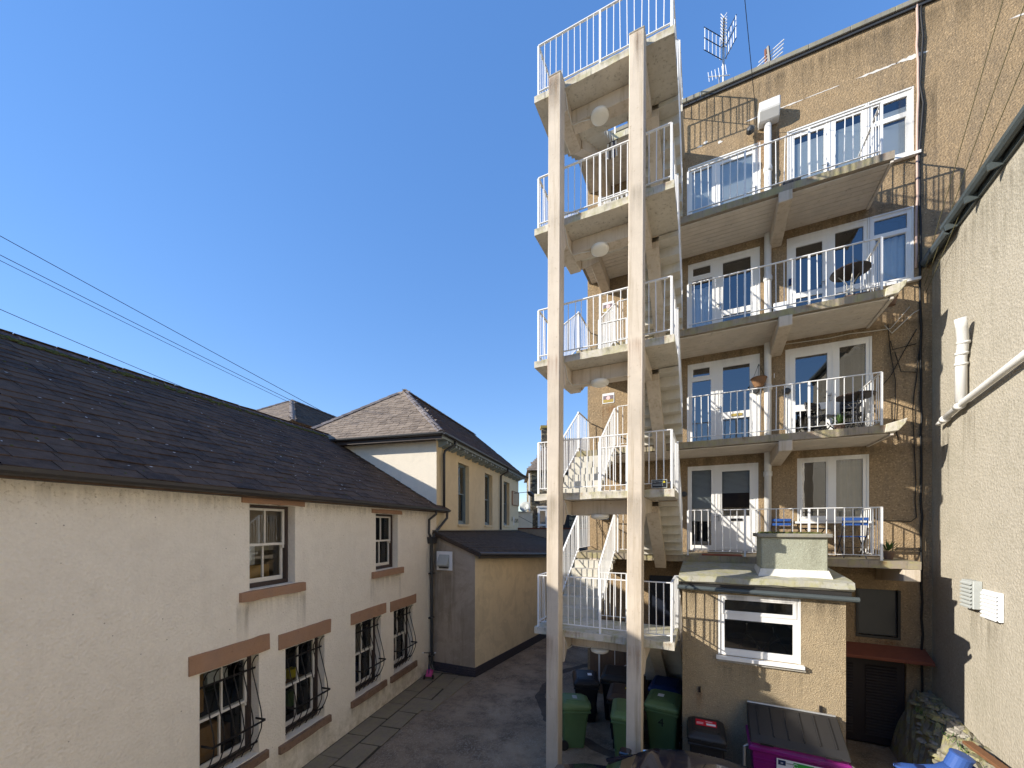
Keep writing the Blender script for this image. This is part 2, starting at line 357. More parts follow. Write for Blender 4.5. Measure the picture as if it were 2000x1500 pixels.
# ---------------------------------------------------------------- mesh helpers
WM = {}
class MB:
    def __init__(s): s.v = []; s.f = []
    def add(s, vs, fs):
        k = len(s.v); s.v += [Vector(p) for p in vs]; s.f += [tuple(i + k for i in f) for f in fs]; return s
    def box(s, x0, y0, z0, x1, y1, z1):
        return s.add([(x0,y0,z0),(x1,y0,z0),(x1,y1,z0),(x0,y1,z0),(x0,y0,z1),(x1,y0,z1),(x1,y1,z1),(x0,y1,z1)],
                     [(3,2,1,0),(4,5,6,7),(0,1,5,4),(1,2,6,5),(2,3,7,6),(3,0,4,7)])
    def obox(s, O, a, b, c):
        """box from corner O along three edge vectors"""
        O = Vector(O); a = Vector(a); b = Vector(b); c = Vector(c)
        return s.add([O,O+a,O+a+b,O+b,O+c,O+a+c,O+a+b+c,O+b+c],
                     [(3,2,1,0),(4,5,6,7),(0,1,5,4),(1,2,6,5),(2,3,7,6),(3,0,4,7)])
    def bar(s, p, q, w, h, up=(0,0,1)):
        p = Vector(p); q = Vector(q); d = (q - p).normalized(); up = Vector(up)
        if abs(d.dot(up)) > 0.99: up = Vector((0, 1, 0))
        x = d.cross(up).normalized() * w; y = x.cross(d).normalized() * h
        return s.obox(p - x / 2 - y / 2, q - p, x, y)
    def prism(s, pts, ext):
        n = len(pts); ext = Vector(ext)
        a = [Vector(p) for p in pts]; b = [p + ext for p in a]
        return s.add(a + b, [tuple(range(n - 1, -1, -1)), tuple(range(n, 2 * n))] +
                     [(i, (i + 1) % n, n + (i + 1) % n, n + i) for i in range(n)])
    def quad(s, a, b, c, d): return s.add([a, b, c, d], [(0, 1, 2, 3)])
    def tube(s, pts, r, n=8, caps=True):
        pts = [Vector(p) for p in pts]; rr = r if isinstance(r, (list, tuple)) else [r] * len(pts)
        prev = None; rings = []
        for i, p in enumerate(pts):
            t = (pts[min(i + 1, len(pts) - 1)] - pts[max(i - 1, 0)]).normalized()
            if prev is None:
                x = t.cross(Vector((0, 0, 1)))
                if x.length < 0.05: x = t.cross(Vector((0, 1, 0)))
            else: x = prev - t * prev.dot(t)
            x.normalize(); prev = x; y = t.cross(x)
            rings.append([p + (x * math.cos(2 * math.pi * k / n) + y * math.sin(2 * math.pi * k / n)) * rr[i] for k in range(n)])
        vs = [q for rg in rings for q in rg]; fs = []
        for i in range(len(rings) - 1):
            for k in range(n):
                fs.append((i * n + k, i * n + (k + 1) % n, (i + 1) * n + (k + 1) % n, (i + 1) * n + k))
        if caps: fs += [tuple(range(n - 1, -1, -1)), tuple((len(rings) - 1) * n + k for k in range(n))]
        return s.add(vs, fs)
    def lathe(s, prof, c=(0, 0, 0), n=24, axis=None):
        """prof: (radius, height) list turned about +z through c, or about axis"""
        c = Vector(c); q = Vector((0, 0, 1)).rotation_difference(Vector(axis)) if axis else None
        vs = []; fs = []
        for (r, h) in prof:
            for k in range(n):
                p = Vector((r * math.cos(2 * math.pi * k / n), r * math.sin(2 * math.pi * k / n), h))
                if q: p = q @ p
                vs.append(c + p)
        for i in range(len(prof) - 1):
            for k in range(n):
                fs.append((i * n + k, i * n + (k + 1) % n, (i + 1) * n + (k + 1) % n, (i + 1) * n + k))
        fs.append(tuple(range(n - 1, -1, -1))); fs.append(tuple((len(prof) - 1) * n + k for k in range(n)))
        return s.add(vs, fs)
    def rbox(s, x0, y0, z0, x1, y1, z1, r, taper=0.0, n=4):
        """box with rounded vertical edges, optional inward taper at the bottom"""
        def ring(z, k):
            out = []
            a0, a1, b0, b1 = x0 + k, x1 - k, y0 + k, y1 - k
            for (cx, cy, st) in ((a1 - r, b1 - r, 0), (a0 + r, b1 - r, 90), (a0 + r, b0 + r, 180), (a1 - r, b0 + r, 270)):
                for i in range(n + 1):
                    t = R(st + 90 * i / n); out.append((cx + r * math.cos(t), cy + r * math.sin(t), z))
            return out
        A = ring(z0, taper); Bq = ring(z1, 0); m = len(A)
        return s.add(A + Bq, [tuple(range(m - 1, -1, -1)), tuple(range(m, 2 * m))] + [(i, (i + 1) % m, m + (i + 1) % m, m + i) for i in range(m)])
    def wall(s, O, t, n, s0, s1, z0, z1, openings=(), reveal=0.15, back=None):
        """upright sheet through O along t, facing n, with recessed openings (s0,s1,z0,z1)"""
        O = Vector(O); t = Vector(t).normalized(); n = Vector(n).normalized(); up = Vector((0, 0, 1))
        P = lambda a, z, d=0.0: O + t * a + up * z - n * d
        ss = sorted({s0, s1, *[x for o in openings for x in o[:2]]}); zz = sorted({z0, z1, *[x for o in openings for x in o[2:4]]})
        for i in range(len(ss) - 1):
            for j in range(len(zz) - 1):
                cs, cz = (ss[i] + ss[i + 1]) / 2, (zz[j] + zz[j + 1]) / 2
                if any(o[0] < cs < o[1] and o[2] < cz < o[3] for o in openings): continue
                s.quad(P(ss[i], zz[j]), P(ss[i + 1], zz[j]), P(ss[i + 1], zz[j + 1]), P(ss[i], zz[j + 1]))
        for o in openings:
            a, b, c, d = o[:4]; r = reveal
            s.quad(P(a, c), P(a, d), P(a, d, r), P(a, c, r)); s.quad(P(b, d), P(b, c), P(b, c, r), P(b, d, r))
            s.quad(P(a, d), P(b, d), P(b, d, r), P(a, d, r)); s.quad(P(b, c), P(a, c), P(a, c, r), P(b, c, r))
        return s
    def build(s, name, mat, parent=None, local=False, smooth=False, bevel=0.0):
        me = bpy.data.meshes.new(name)
        M = WM[parent].inverted() if (parent is not None and not local) else Matrix()
        me.from_pydata([M @ p for p in s.v], [], s.f); me.validate()
        if mat: me.materials.append(MATS[mat])
        if smooth:
            for p in me.polygons: p.use_smooth = True
        o = bpy.data.objects.new(name, me); COL.objects.link(o); o.parent = parent
        WM[o] = WM[parent].copy() if parent is not None else Matrix()
        if bevel:
            b = o.modifiers.new('bevel', 'BEVEL'); b.width = bevel; b.segments = 1; b.limit_method = 'ANGLE'
        return o
def place(me, M, name, parent, local=False):
    """link a shared mesh as a child at world (or parent-local) matrix M"""
    o = bpy.data.objects.new(name, me); COL.objects.link(o); o.parent = parent
    o.matrix_local = M if local else WM[parent].inverted() @ M
    WM[o] = (WM[parent] @ M) if local else M
    return o
def tag(o, label, cat, group=None):
    o['label'] = label; o['category'] = cat
    if group: o['group'] = group
    return o
def struct(o): o['kind'] = 'structure'; return o
def stuff(o): o['kind'] = 'stuff'; return o
def thing(name, label, cat, loc=(0, 0, 0), rz=0.0, group=None):
    o = bpy.data.objects.new(name, None); COL.objects.link(o); o.empty_display_size = 0.2
    o.location = loc; o.rotation_euler = (0, 0, rz)
    WM[o] = Matrix.Translation(Vector(loc)) @ Matrix.Rotation(rz, 4, 'Z')
    return tag(o, label, cat, group)
def text(name, body, size, M, mat, parent, depth=0.002):
    cu = bpy.data.curves.new(name, 'FONT'); cu.body = body; cu.size = size; cu.extrude = depth
    cu.align_x = 'CENTER'; cu.align_y = 'CENTER'; cu.resolution_u = 2
    tmp = bpy.data.objects.new(name, cu); COL.objects.link(tmp)
    me = bpy.data.meshes.new_from_object(tmp); bpy.data.objects.remove(tmp); me.name = name
    me.materials.clear(); me.materials.append(MATS[mat])
    return place(me, M, name, parent)
def stain(parent, P, t, n, w, h, mat='run_dirt'):
    """washed-down dirt on a wall face, w wide, hanging h below P"""
    P = Vector(P) + Vector(n) * .0035; t = Vector(t)
    return MB().quad(P - t * (w / 2) - Vector((0, 0, h)), P + t * (w / 2) - Vector((0, 0, h)), P + t * (w / 2), P - t * (w / 2)).build('run_stain', mat, parent)
def facing(P, t, n):
    """matrix whose x runs along t, y up, z along n, at P"""
    t = Vector(t).normalized(); n = Vector(n).normalized(); u = n.cross(t)
    m = Matrix.Identity(4)
    for i in range(3): m[i][0] = t[i]; m[i][1] = u[i]; m[i][2] = n[i]; m[i][3] = P[i]
    return m
def unit_mesh(name, mb, mat):
    me = bpy.data.meshes.new(name); me.from_pydata(mb.v, [], mb.f); me.materials.append(MATS[mat]); return me
BALUSTER = unit_mesh('baluster', MB().tube([(0, 0, 0), (0, 0, 1)], 0.0085, 6), 'white_rail')
def railing(parent, name, p0, p1, h=1.0, bot=0.09, gap=0.125, posts=(0, 1), top_r=0.02, mid_posts=True, label=None):
    """steel railing over the line p0-p1 (floor level at both ends): rails and posts one mesh, balusters children"""
    p0 = Vector(p0); p1 = Vector(p1); up = Vector((0, 0, 1)); L = (p1 - p0).length
    n = max(2, round(L / gap)); m = MB()
    m.bar(p0 + up * h, p1 + up * h, 0.042, 0.016)
    m.bar(p0 + up * bot, p1 + up * bot, 0.03, 0.012)
    pt = {0, n} if mid_posts is False else {0, n, *[round(n * k / max(1, round(L / 1.0))) for k in range(1, max(1, round(L / 1.0)))]}
    if 0 not in posts: pt.discard(0)
    if 1 not in posts: pt.discard(n)
    for i in pt:
        q = p0.lerp(p1, i / n); m.bar(q - up * 0.02, q + up * (h - 0.008), 0.036, 0.036)
    r = m.build(name, 'white_rail', parent)
    for i in range(n + 1):
        if i in pt or (i in (0, n)): continue
        q = p0.lerp(p1, i / n) + up * bot
        place(BALUSTER, Matrix.Translation(q) @ Matrix.Rotation(random.gauss(0, .006), 4, 'X') @ Matrix.Rotation(random.gauss(0, .008), 4, 'Y') @ Matrix.Diagonal((1, 1, h - bot, 1)), 'baluster', r)
    return r
# ---------------------------------------------------------------- the two site axes
LA = R(100.7)
LT = Vector((math.cos(LA), math.sin(LA), 0)); LN = Vector((math.sin(LA), -math.cos(LA), 0))
def LP(s, off, z): return LT * s + LN * off + Vector((0, 0, z))
FWD = Vector((-math.sin(R(26)), math.cos(R(26)), 0)); RGT = Vector((math.cos(R(26)), math.sin(R(26)), 0))
def CP(px, py, d):
    """point at view depth d that the photo shows at (px, py); used to survey far things"""
    return FWD * d + RGT * ((px - 1000) / 770 * d) + Vector((0, 0, CAM_H + (1029 - py) / 770 * d))

def slate_rows(O, a, b, la, lb, w, gauge, keep=None, jit=0.012, th=0.012):
    """yield corner matrices of slates over the plane O + u*a + v*b"""
    a = Vector(a).normalized(); b = Vector(b).normalized(); n = a.cross(b).normalized()
    rows = int(lb / gauge)
    for j in range(rows + 1):
        off = -w * (0.5 if j % 2 else 0.0); x = off - random.random() * 0.06
        while x < la:
            ww = w * random.uniform(0.82, 1.15)
            u = x + ww / 2; v = j * gauge
            if keep is None or keep(u, v + gauge * 0.5):
                yield O, a, b, n, x, v, ww
            x += ww
def slate_geo(mb, O, a, b, n, x, v, ww, gauge, th=0.013, lap=1.55, jit=0.006):
    dv = random.uniform(-jit, jit); lift = random.uniform(0.0, 0.006)
    g = 0.011
    ax = a * (ww - g); by = b * (gauge * lap)
    base = O + a * (x + g / 2) + b * (v + dv) + n * (0.024 + lift + random.uniform(0, .008))
    tilt = -n * 0.016
    p = [base, base + ax, base + ax + by + tilt, base + by + tilt]
    sk = random.uniform(-1, 1) * (3.5 if random.random() < .06 else 1.2) * jit
    p = [q_ + b * (sk if i_ in (1, 2) else -sk) for i_, q_ in enumerate(p)]
    p[0] = p[0] + b * random.uniform(-jit, jit); p[1] = p[1] + b * random.uniform(-jit, jit)
    mb.prism(p, -n * th)
# ---------------------------------------------------------------- ground
g = MB(); g.quad((-400, -300, 0), (400, -300, 0), (400, 500, 0), (-400, 500, 0))
struct(g.build('ground', 'asphalt'))
# flagged path along the left building
path = bpy.data.objects.new('paved_path', None); COL.objects.link(path); struct(path); WM[path] = Matrix()
rnd = random.Random(3)
bed = MB(); bed.prism([LP(2.0, -6.03, 0.004), LP(11.75, -6.03, 0.004), LP(11.75, -4.5, 0.004), LP(9.0, -4.96, 0.004), LP(2.0, -4.99, 0.004)], (0, 0, 0.012))
bed.build('path_bed', 'soil', path)
for row, (o0, o1) in enumerate(((-6.0, -5.53), (-5.49, -4.98))):
    s = 2.2 + 0.4 * row
    while s < 11.6:
        L = rnd.uniform(0.66, 0.92); e = min(s + L - 0.034, 11.66)
        w1 = o1 + rnd.uniform(-0.05, 0.05) if row else o1
        m = MB(); z = 0.03 + rnd.uniform(-0.004, 0.006); k = [rnd.uniform(-0.012, 0.012) for _ in range(4)]
        m.prism([LP(s + k[0], o0, -0.02), LP(e + k[1], o0, -0.02), LP(e + k[2], w1 + k[3], -0.02), LP(s + k[1], w1, -0.02)], (0, 0, z + 0.02))
        m.build('paving_slab', 'flagstone', path, bevel=0.008)
        s += L
# third short row where the path widens in front of the lean-to
for (s0, s1, o0, o1) in ((9.2, 10.1, -4.95, -4.6), (10.12, 11.0, -4.95, -4.5), (11.02, 11.62, -4.95, -4.42)):
    MB().prism([LP(s0, o0, -0.02), LP(s1, o0, -0.02), LP(s1, o1, -0.02), LP(s0, o1 - 0.06, -0.02)], (0, 0, 0.048)).build('paving_slab', 'flagstone', path, bevel=0.008)
# ---------------------------------------------------------------- long white building on the left
WO = -6.03
left = thing('rendered_building', 'long white rendered building with dark slate roof and barred ground floor windows', 'building', LP(7, -8, 0))
up_w = [(5.25, 6.22, 3.68, 5.14), (8.82, 9.86, 3.62, 5.09)]
low_w = [(4.43, 5.43, 0.84, 2.57), (5.99, 7.0, 0.74, 2.48), (8.01, 9.04, 0.7, 2.46), (9.65, 10.68, 0.68, 2.43)]
w = MB(); O = LN * WO
w.wall(O, LT, LN, 1.3, 12.28, 0, 5.28, up_w + low_w, 0.26)
w.quad(LP(12.28, WO, 0), LP(12.28, -14.9, 0), LP(12.28, -14.9, 5.28), LP(12.28, WO, 5.28))
w.add([LP(1.3, WO, 0), LP(1.3, -14.9, 0), LP(1.3, -14.9, 5.28), LP(1.3, -10.5, 8.02), LP(1.3, WO, 5.28)], [(0, 1, 2, 3, 4)])
w.quad(LP(1.3, -14.9, 0), LP(12.28, -14.9, 0), LP(12.28, -14.9, 5.28), LP(1.3, -14.9, 5.28))
w.build('wall', 'white_render', left)
def sash_window(parent, a, b, c, d, O, t, n, fr='sash_white', boxm='sash_box', room='room_dark', set_in=0.17, name='window', glassm='glass_old', items=None):
    """box frame, an upper and a lower sash of two panes each, dim room behind"""
    O = Vector(O); t = Vector(t); n = Vector(n)
    P = lambda s, z, q=0.0: O + t * s + Vector((0, 0, z)) - n * q
    q = set_in; m = MB(); k = 0.055
    for (s0, s1, z0, z1) in ((a, a + k, c, d), (b - k, b, c, d), (a + k, b - k, d - k, d), (a + k, b - k, c, c + k * 1.4)):
        m.obox(P(s0, z0, q + 0.12), t * (s1 - s0), n * 0.12, Vector((0, 0, z1 - z0)))
    win = m.build(name, boxm, parent)
    mid = (c + d) / 2 + 0.02; i0, i1 = a + k, b - k
    for (z0, z1, qq, nm) in ((mid - 0.02, d - k, q + 0.03, 'upper'), (c + k * 1.4, mid + 0.025, q + 0.075, 'lower')):
        f = MB(); st = 0.045; br = 0.075 if nm == 'lower' else 0.04
        for (s0, s1, y0, y1) in ((i0, i0 + st, z0, z1), (i1 - st, i1, z0, z1), (i0 + st, i1 - st, z1 - 0.04, z1), (i0 + st, i1 - st, z0, z0 + br), ((i0 + i1) / 2 - 0.012, (i0 + i1) / 2 + 0.012, z0 + br, z1 - 0.04)):
            f.obox(P(s0, y0, qq + 0.04), t * (s1 - s0), n * 0.04, Vector((0, 0, y1 - y0)))
        if nm == 'upper':
            for s0 in (i0 + 0.002, i1 - 0.04): f.obox(P(s0, z0 - 0.06, qq + 0.035), t * 0.036, n * 0.03, Vector((0, 0, 0.06)))
        f.build('sash', fr, win)
        for (s0, s1) in ((i0 + st, (i0 + i1) / 2 - 0.012), ((i0 + i1) / 2 + 0.012, i1 - st)):
            MB().quad(P(s0, z0 + br, qq + 0.02), P(s1, z0 + br, qq + 0.02), P(s1, z1 - 0.04, qq + 0.02), P(s0, z1 - 0.04, qq + 0.02)).build('pane', glassm, win)
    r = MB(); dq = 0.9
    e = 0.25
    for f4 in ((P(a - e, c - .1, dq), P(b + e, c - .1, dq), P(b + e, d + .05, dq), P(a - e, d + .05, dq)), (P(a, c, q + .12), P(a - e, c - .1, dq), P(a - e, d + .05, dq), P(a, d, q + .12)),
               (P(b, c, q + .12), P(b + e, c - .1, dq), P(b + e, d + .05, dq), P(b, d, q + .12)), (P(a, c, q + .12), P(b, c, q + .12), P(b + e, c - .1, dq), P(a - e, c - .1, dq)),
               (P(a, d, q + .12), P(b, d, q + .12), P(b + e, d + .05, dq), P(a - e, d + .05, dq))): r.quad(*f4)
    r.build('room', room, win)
    for (s0, s1, z0, z1, q0, q1, mt, nm) in (items or ()):
        MB().obox(P(s0, z0, q1), t * (s1 - s0), n * (q1 - q0), Vector((0, 0, z1 - z0))).build(nm, mt, win)
    return win
for i, (a, b, c, d) in enumerate(up_w):
    it = [(a + 0.02, b - 0.02, c + 0.1, c + 0.34, 0.6, 0.85, 'room_card', 'desk'), (a + 0.5, a + 0.72, c + 0.35, c + 0.75, 0.7, 0.8, 'label_white', 'paper')] if i == 0 else [(a, a + 0.4, c + 0.1, d, 0.55, 0.6, 'blind_blue', 'curtain')]
    sash_window(left, a, b, c, d, O, LT, LN, items=it, room='room_wall' if i == 0 else 'room_dark')
low_items = [
    [(4.5, 4.86, 1.75, 2.5, .5, .7, 'room_wood', 'cupboard_door'), (4.5, 5.1, 0.95, 1.5, .45, .8, 'room_wood', 'cabinet'), (5.0, 5.35, 2.1, 2.3, .6, .7, 'label_white', 'paper'), (4.9, 5.4, 1.0, 1.3, .6, .85, 'brown_board', 'box')],
    [(6.05, 6.2, .8, 2.4, .5, .8, 'room_wood', 'shelf_side'), (6.2, 6.95, 1.55, 1.6, .45, .8, 'room_wood', 'shelf'), (6.35, 6.5, 1.62, 1.85, .5, .6, 'label_white', 'jar'), (6.6, 6.8, 1.62, 1.8, .5, .65, 'label_yellow', 'jar'), (6.55, 6.75, 1.05, 1.35, .5, .65, 'plant_green', 'bottle'), (6.3, 6.45, 1.05, 1.3, .5, .65, 'label_red', 'tin')],
    [(8.1, 8.5, 1.6, 2.35, .5, .6, 'room_card', 'board'), (8.55, 8.95, 1.5, 2.3, .55, .6, 'room_wall', 'poster'), (8.1, 8.4, .8, 1.3, .5, .8, 'curtain', 'box'), (8.5, 8.9, .8, 1.2, .5, .8, 'label_navy', 'box')],
    [(9.75, 10.2, 1.2, 1.65, .5, .6, 'toy_blue', 'poster'), (10.2, 10.6, .9, 1.2, .5, .7, 'mat_red', 'box')]]
for i, (a, b, c, d) in enumerate(low_w):
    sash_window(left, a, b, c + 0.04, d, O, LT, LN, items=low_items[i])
# sandstone lintels and sills, each its own rough block
def rough_block(nm, s0, s1, z0, z1, q0, q1, mat, par=left, rr=random.Random(5)):
    n = 7; m = MB(); vs = []; fs = []
    for i in range(n + 1):
        s = s0 + (s1 - s0) * i / n; j = [rr.uniform(-.008, .008) for _ in range(6)]
        inset = 0.012 if i in (0, n) else 0
        vs += [LP(s, q0, z0), LP(s, q1 - inset + j[0], z0 + j[1]), LP(s, q1 - inset + j[2], z1 + j[3] - .012), LP(s, q0, z1)]
    for i in range(n):
        k = 4 * i
        for e in range(4): fs.append((k + e, k + (e + 1) % 4, k + 4 + (e + 1) % 4, k + 4 + e))
    fs += [(3, 2, 1, 0), (4 * n, 4 * n + 1, 4 * n + 2, 4 * n + 3)]
    m.add(vs, fs); return m.build(nm, mat, par)
for (s0, s1, z0, z1) in ((5.1, 6.44, 5.15, 5.275), (8.64, 10.05, 5.1, 5.215)): rough_block('lintel', s0, s1, z0, z1, WO - 0.1, WO + 0.04, 'sandstone')
for (s0, s1, z0, z1) in ((5.06, 6.43, 3.5, 3.675), (8.64, 10.08, 3.44, 3.615)): rough_block('sill', s0, s1, z0, z1, WO - 0.18, WO + 0.075, 'sandstone')
for (s0, s1, z0, z1) in ((4.27, 5.63, 2.575, 2.87), (5.83, 7.17, 2.485, 2.78), (7.84, 9.26, 2.465, 2.74), (9.47, 10.87, 2.435, 2.71)): rough_block('lintel', s0, s1, z0, z1, WO - 0.1, WO + 0.035, 'sandstone')
for (s0, s1, z0, z1) in ((4.3, 5.58, 0.68, 0.835), (5.83, 7.15, 0.58, 0.735), (7.84, 9.26, 0.53, 0.695), (9.47, 10.87, 0.5, 0.675)): rough_block('sill', s0, s1, z0, z1, WO - 0.18, WO + 0.07, 'sandstone_dark')
# bellied wrought-iron grilles
def grille(a, b, c, d):
    H = d - c; prof = [(0.0, -0.10), (0.04, -0.06), (0.08, -0.02), (0.16, 0.07), (0.26, 0.14), (0.35, 0.155), (0.45, 0.13), (0.6, 0.06), (0.72, 0.0), (0.82, -0.05), (0.9, -0.06), (0.95, -0.03), (0.985, 0.02), (0.99, 0.06)]
    out = lambda f: next(prof[i][1] + (prof[i + 1][1] - prof[i][1]) * (f - prof[i][0]) / (prof[i + 1][0] - prof[i][0]) for i in range(len(prof) - 1) if prof[i][0] <= f <= prof[i + 1][0])
    m = MB(); z0 = c + 0.05; extra_bars = []
    for f, e in ((0.85, 0.02), (0.09, 0.04)):
        q = WO + out(f) - 0.012; z = z0 + H * f * 0.97
        extra_bars.append(MB().bar(LP(a - e * 0 + 0.01, q, z), LP(b - 0.01, q, z), 0.008, 0.035))
    f = 0.33; q = WO + out(f) + 0.012; z = z0 + H * f * 0.97
    m.bar(LP(a + 0.06, q, z), LP(b - 0.02, q, z), 0.008, 0.035)
    for s in (a + 0.06, b - 0.02): m.bar(LP(s, q, z), LP(s, WO - 0.05, z), 0.008, 0.035)
    g = m.build('window_grille', 'iron', left)
    for e_ in extra_bars: e_.build('grille_rail', 'iron', g)
    n = 6
    for i in range(n):
        s = a + 0.1 + (b - a - 0.18) * i / (n - 1)
        MB().tube([LP(s + (0.012 if f > 0.93 else 0), WO + o, z0 + H * f * 0.97) for f, o in prof], 0.0095, 6).build('grille_bar', 'iron', g, smooth=True)
for wnd in low_w: grille(*wnd)
# roof
EO, EZ, RO, RZ = -5.86, 5.36, -10.5, 8.12
pitch = math.atan2(RZ - EZ, EO - RO); bvec = -LN * math.cos(pitch) + Vector((0, 0, math.sin(pitch))); SL = math.hypot(RZ - EZ, EO - RO)
deck = MB()
deck.prism([LP(1.2, EO, EZ - 0.02), LP(12.9, EO, EZ - 0.02), LP(12.9, RO, RZ - 0.02), LP(1.2, RO, RZ - 0.02)], (0, 0, -0.1))
deck.prism([LP(1.2, RO, RZ - 0.02), LP(12.9, RO, RZ - 0.02), LP(12.9, -15.1, EZ - 0.02), LP(1.2, -15.1, EZ - 0.02)], (0, 0, -0.1))
roof = deck.build('roof', 'slate_dark', left)
G = 0.235; cand = []
for r in slate_rows(LP(1.2, EO + 0.05, EZ - 0.025), LT, bvec, 11.7, SL + 0.0, 0.44, G):
    if r[4] + r[6] > 11.72: r = (*r[:6], 11.7 - r[4])
    if r[6] < 0.08: continue
    c = r[0] + r[1] * (r[4] + r[6] / 2) + r[2] * r[5]
    d = c.dot(FWD); px = 1000 + 770 * c.dot(RGT) / d if d > 0.2 else -9e9
    vis = -60 < px
    cand.append((0 if vis else 1, (c - Vector((0, 0, CAM_H))).length, r))
cand.sort(key=lambda q: (q[0], q[1]))
rest = MB()
for i, (_, _, r) in enumerate(cand):
    if i < 300:
        m = MB(); slate_geo(m, *r, gauge=G); m.build('slate', 'slate_dark', roof)
    else: slate_geo(rest, *r, gauge=G)
bv2 = LN * math.cos(pitch) + Vector((0, 0, math.sin(pitch)))
for r in slate_rows(LP(12.9, -15.15, EZ - 0.025), -LT, bv2, 11.7, SL, 0.55, 0.3): slate_geo(rest, *r, gauge=0.3)
stuff(rest.build('slates', 'slate_dark', roof))
s = 1.2; rr = random.Random(4)
while s < 12.85:
    L = 0.47; m = MB(); up = Vector((0, 0, 1)); r1 = rr.uniform(-.006, .006)
    pr = [(-0.15, -0.075), (-0.09, 0.0), (-0.03, 0.035), (0.03, 0.035), (0.09, 0.0), (0.15, -0.075), (0.12, -0.085), (0.0, 0.005), (-0.12, -0.085)]
    m.prism([LP(s, RO + y, RZ + 0.045 + z + r1) for y, z in pr], LT * (L - 0.012))
    m.build('ridge_tile', 'ridge_dark', roof)
    m = MB(); m.prism([LP(s - 0.02, RO + y * 1.07, RZ + 0.055 + z * 1.05 + r1) for y, z in pr], LT * 0.035); m.build('ridge_joint', 'ridge_tile', roof)
    s += L
mo = MB()
for i in range(900):
    s = rr.uniform(1.6, 12.6)
    if rr.random() < 0.75: v = SL - abs(rr.gauss(0.14, 0.08)) ; sz = rr.uniform(0.015, 0.065)
    else: v = rr.uniform(0.05, SL); sz = rr.uniform(0.008, 0.022)
    c = LP(s, EO + 0.05, EZ - 0.02) + bvec * v + Vector((0, 0, 0.022))
    mo.lathe([(sz, -0.01), (sz * 0.95, sz * 0.25), (sz * 0.5, sz * 0.55)], c, 6)
stuff(mo.build('moss_tufts', 'moss', roof, smooth=True))
fl = MB()
for i in range(170):      # chips and droppings on the slates
    c = LP(rr.uniform(1.7, 12.5), EO + 0.05, EZ - 0.02) + bvec * rr.uniform(.1, SL - .2) + bvec.cross(LT) * -0.034
    a_ = LT * rr.uniform(.008, .03); b_ = bvec * rr.uniform(.006, .02); fl.quad(c - a_, c - b_, c + a_, c + b_)
stuff(fl.build('flecks', 'paint_patch', roof))
f = MB(); f.obox(LP(1.2, WO + 0.002, 5.24), LT * 11.7, LN * 0.12, Vector((0, 0, 0.1))); f.build('fascia', 'fascia_brown', left)
f = MB(); f.obox(LP(1.2, WO + 0.002, 5.345), LT * 11.65, LN * 0.155, Vector((0, 0, 0.012))); f.build('eaves_board', 'fascia_brown', left)
gt = MB(); pr = [(0.0, 0.0), (0.02, -0.05), (0.06, -0.075), (0.1, -0.06), (0.125, -0.03), (0.13, 0.015), (0.12, 0.015), (0.115, -0.025), (0.06, -0.06), (0.02, -0.04), (0.01, 0.0)]
gt.prism([LP(1.2, WO + 0.125 + y, 5.335 + z) for y, z in pr], LT * 11.72); gt.build('gutter', 'gutter_dark', left)
# rainwater pipe with swan-necks and hopper
p = MB()
p.tube([LP(11.85, WO + 0.2, 5.27), LP(11.85, WO + 0.2, 5.17), LP(11.58, WO + 0.09, 4.98), LP(11.58, WO + 0.08, 4.55), LP(11.68, WO + 0.08, 4.42)], 0.04, 10)
p.tube([LP(12.72, WO + 0.2, 5.3), LP(12.72, WO + 0.19, 5.06), LP(12.3, WO + 0.09, 4.72), LP(11.95, WO + 0.09, 4.5), LP(11.9, WO + 0.08, 4.38)], 0.045, 10)
p.tube([LP(11.78, WO + 0.08, 4.25), LP(11.78, WO + 0.08, 0.25), LP(11.74, WO + 0.16, 0.06)], 0.05, 12)
p.prism([LP(11.58, WO + 0.005, 4.42), LP(12.02, WO + 0.005, 4.42), LP(11.96, WO + 0.005, 4.2), LP(11.64, WO + 0.005, 4.2)], LN * 0.16)
for z in (3.2, 1.75, 0.5): p.obox(LP(11.68, WO + 0.002, z), LT * 0.2, LN * 0.13, Vector((0, 0, 0.05)))
p.build('downpipe', 'pipe_dark', left, smooth=False)
# ---------------------------------------------------------------- cream building with hipped roof beyond
cream = thing('cream_building', 'cream two-storey building with hipped slate roof and tall grey sash windows', 'building', LP(18, -9, 0))
cw = [(14.16, 15.3, 4.85, 7.25), (17.28, 18.4, 4.83, 7.25), (20.37, 21.5, 4.83, 7.22)]
m = MB(); m.wall(O, LT, LN, 12.285, 23.55, 0, 7.72, cw, 0.3); m.build('wall', 'cream_render', cream)
m = MB(); m.wall(LP(12.285, WO, 0), -LN, -LT, 0, 6.3, 0, 7.72); m.build('side_wall', 'gable_white', cream)
m = MB(); m.quad(LP(23.55, WO, 0), LP(23.55, -12.3, 0), LP(23.55, -12.3, 7.72), LP(23.55, WO, 7.72)); m.quad(LP(12.285, -12.32, 0), LP(23.55, -12.32, 0), LP(23.55, -12.32, 7.72), LP(12.285, -12.32, 7.72)); m.build('back_wall', 'cream_render', cream)
for (a, b, c, d) in cw:
    sash_window(cream, a, b, c, d, O, LT, LN, fr='sash_grey', boxm='sash_grey', set_in=0.16, glassm='glass', items=[(a + .3, b - .1, d - .45, d - .38, .4, .5, 'lamp_white', 'strip_light')])
    m = MB(); m.obox(LP(a - 0.06, WO + 0.002, c - 0.09), LT * (b - a + 0.12), LN * 0.05, Vector((0, 0, 0.085))); m.build('sill', 'cream_render', cream)
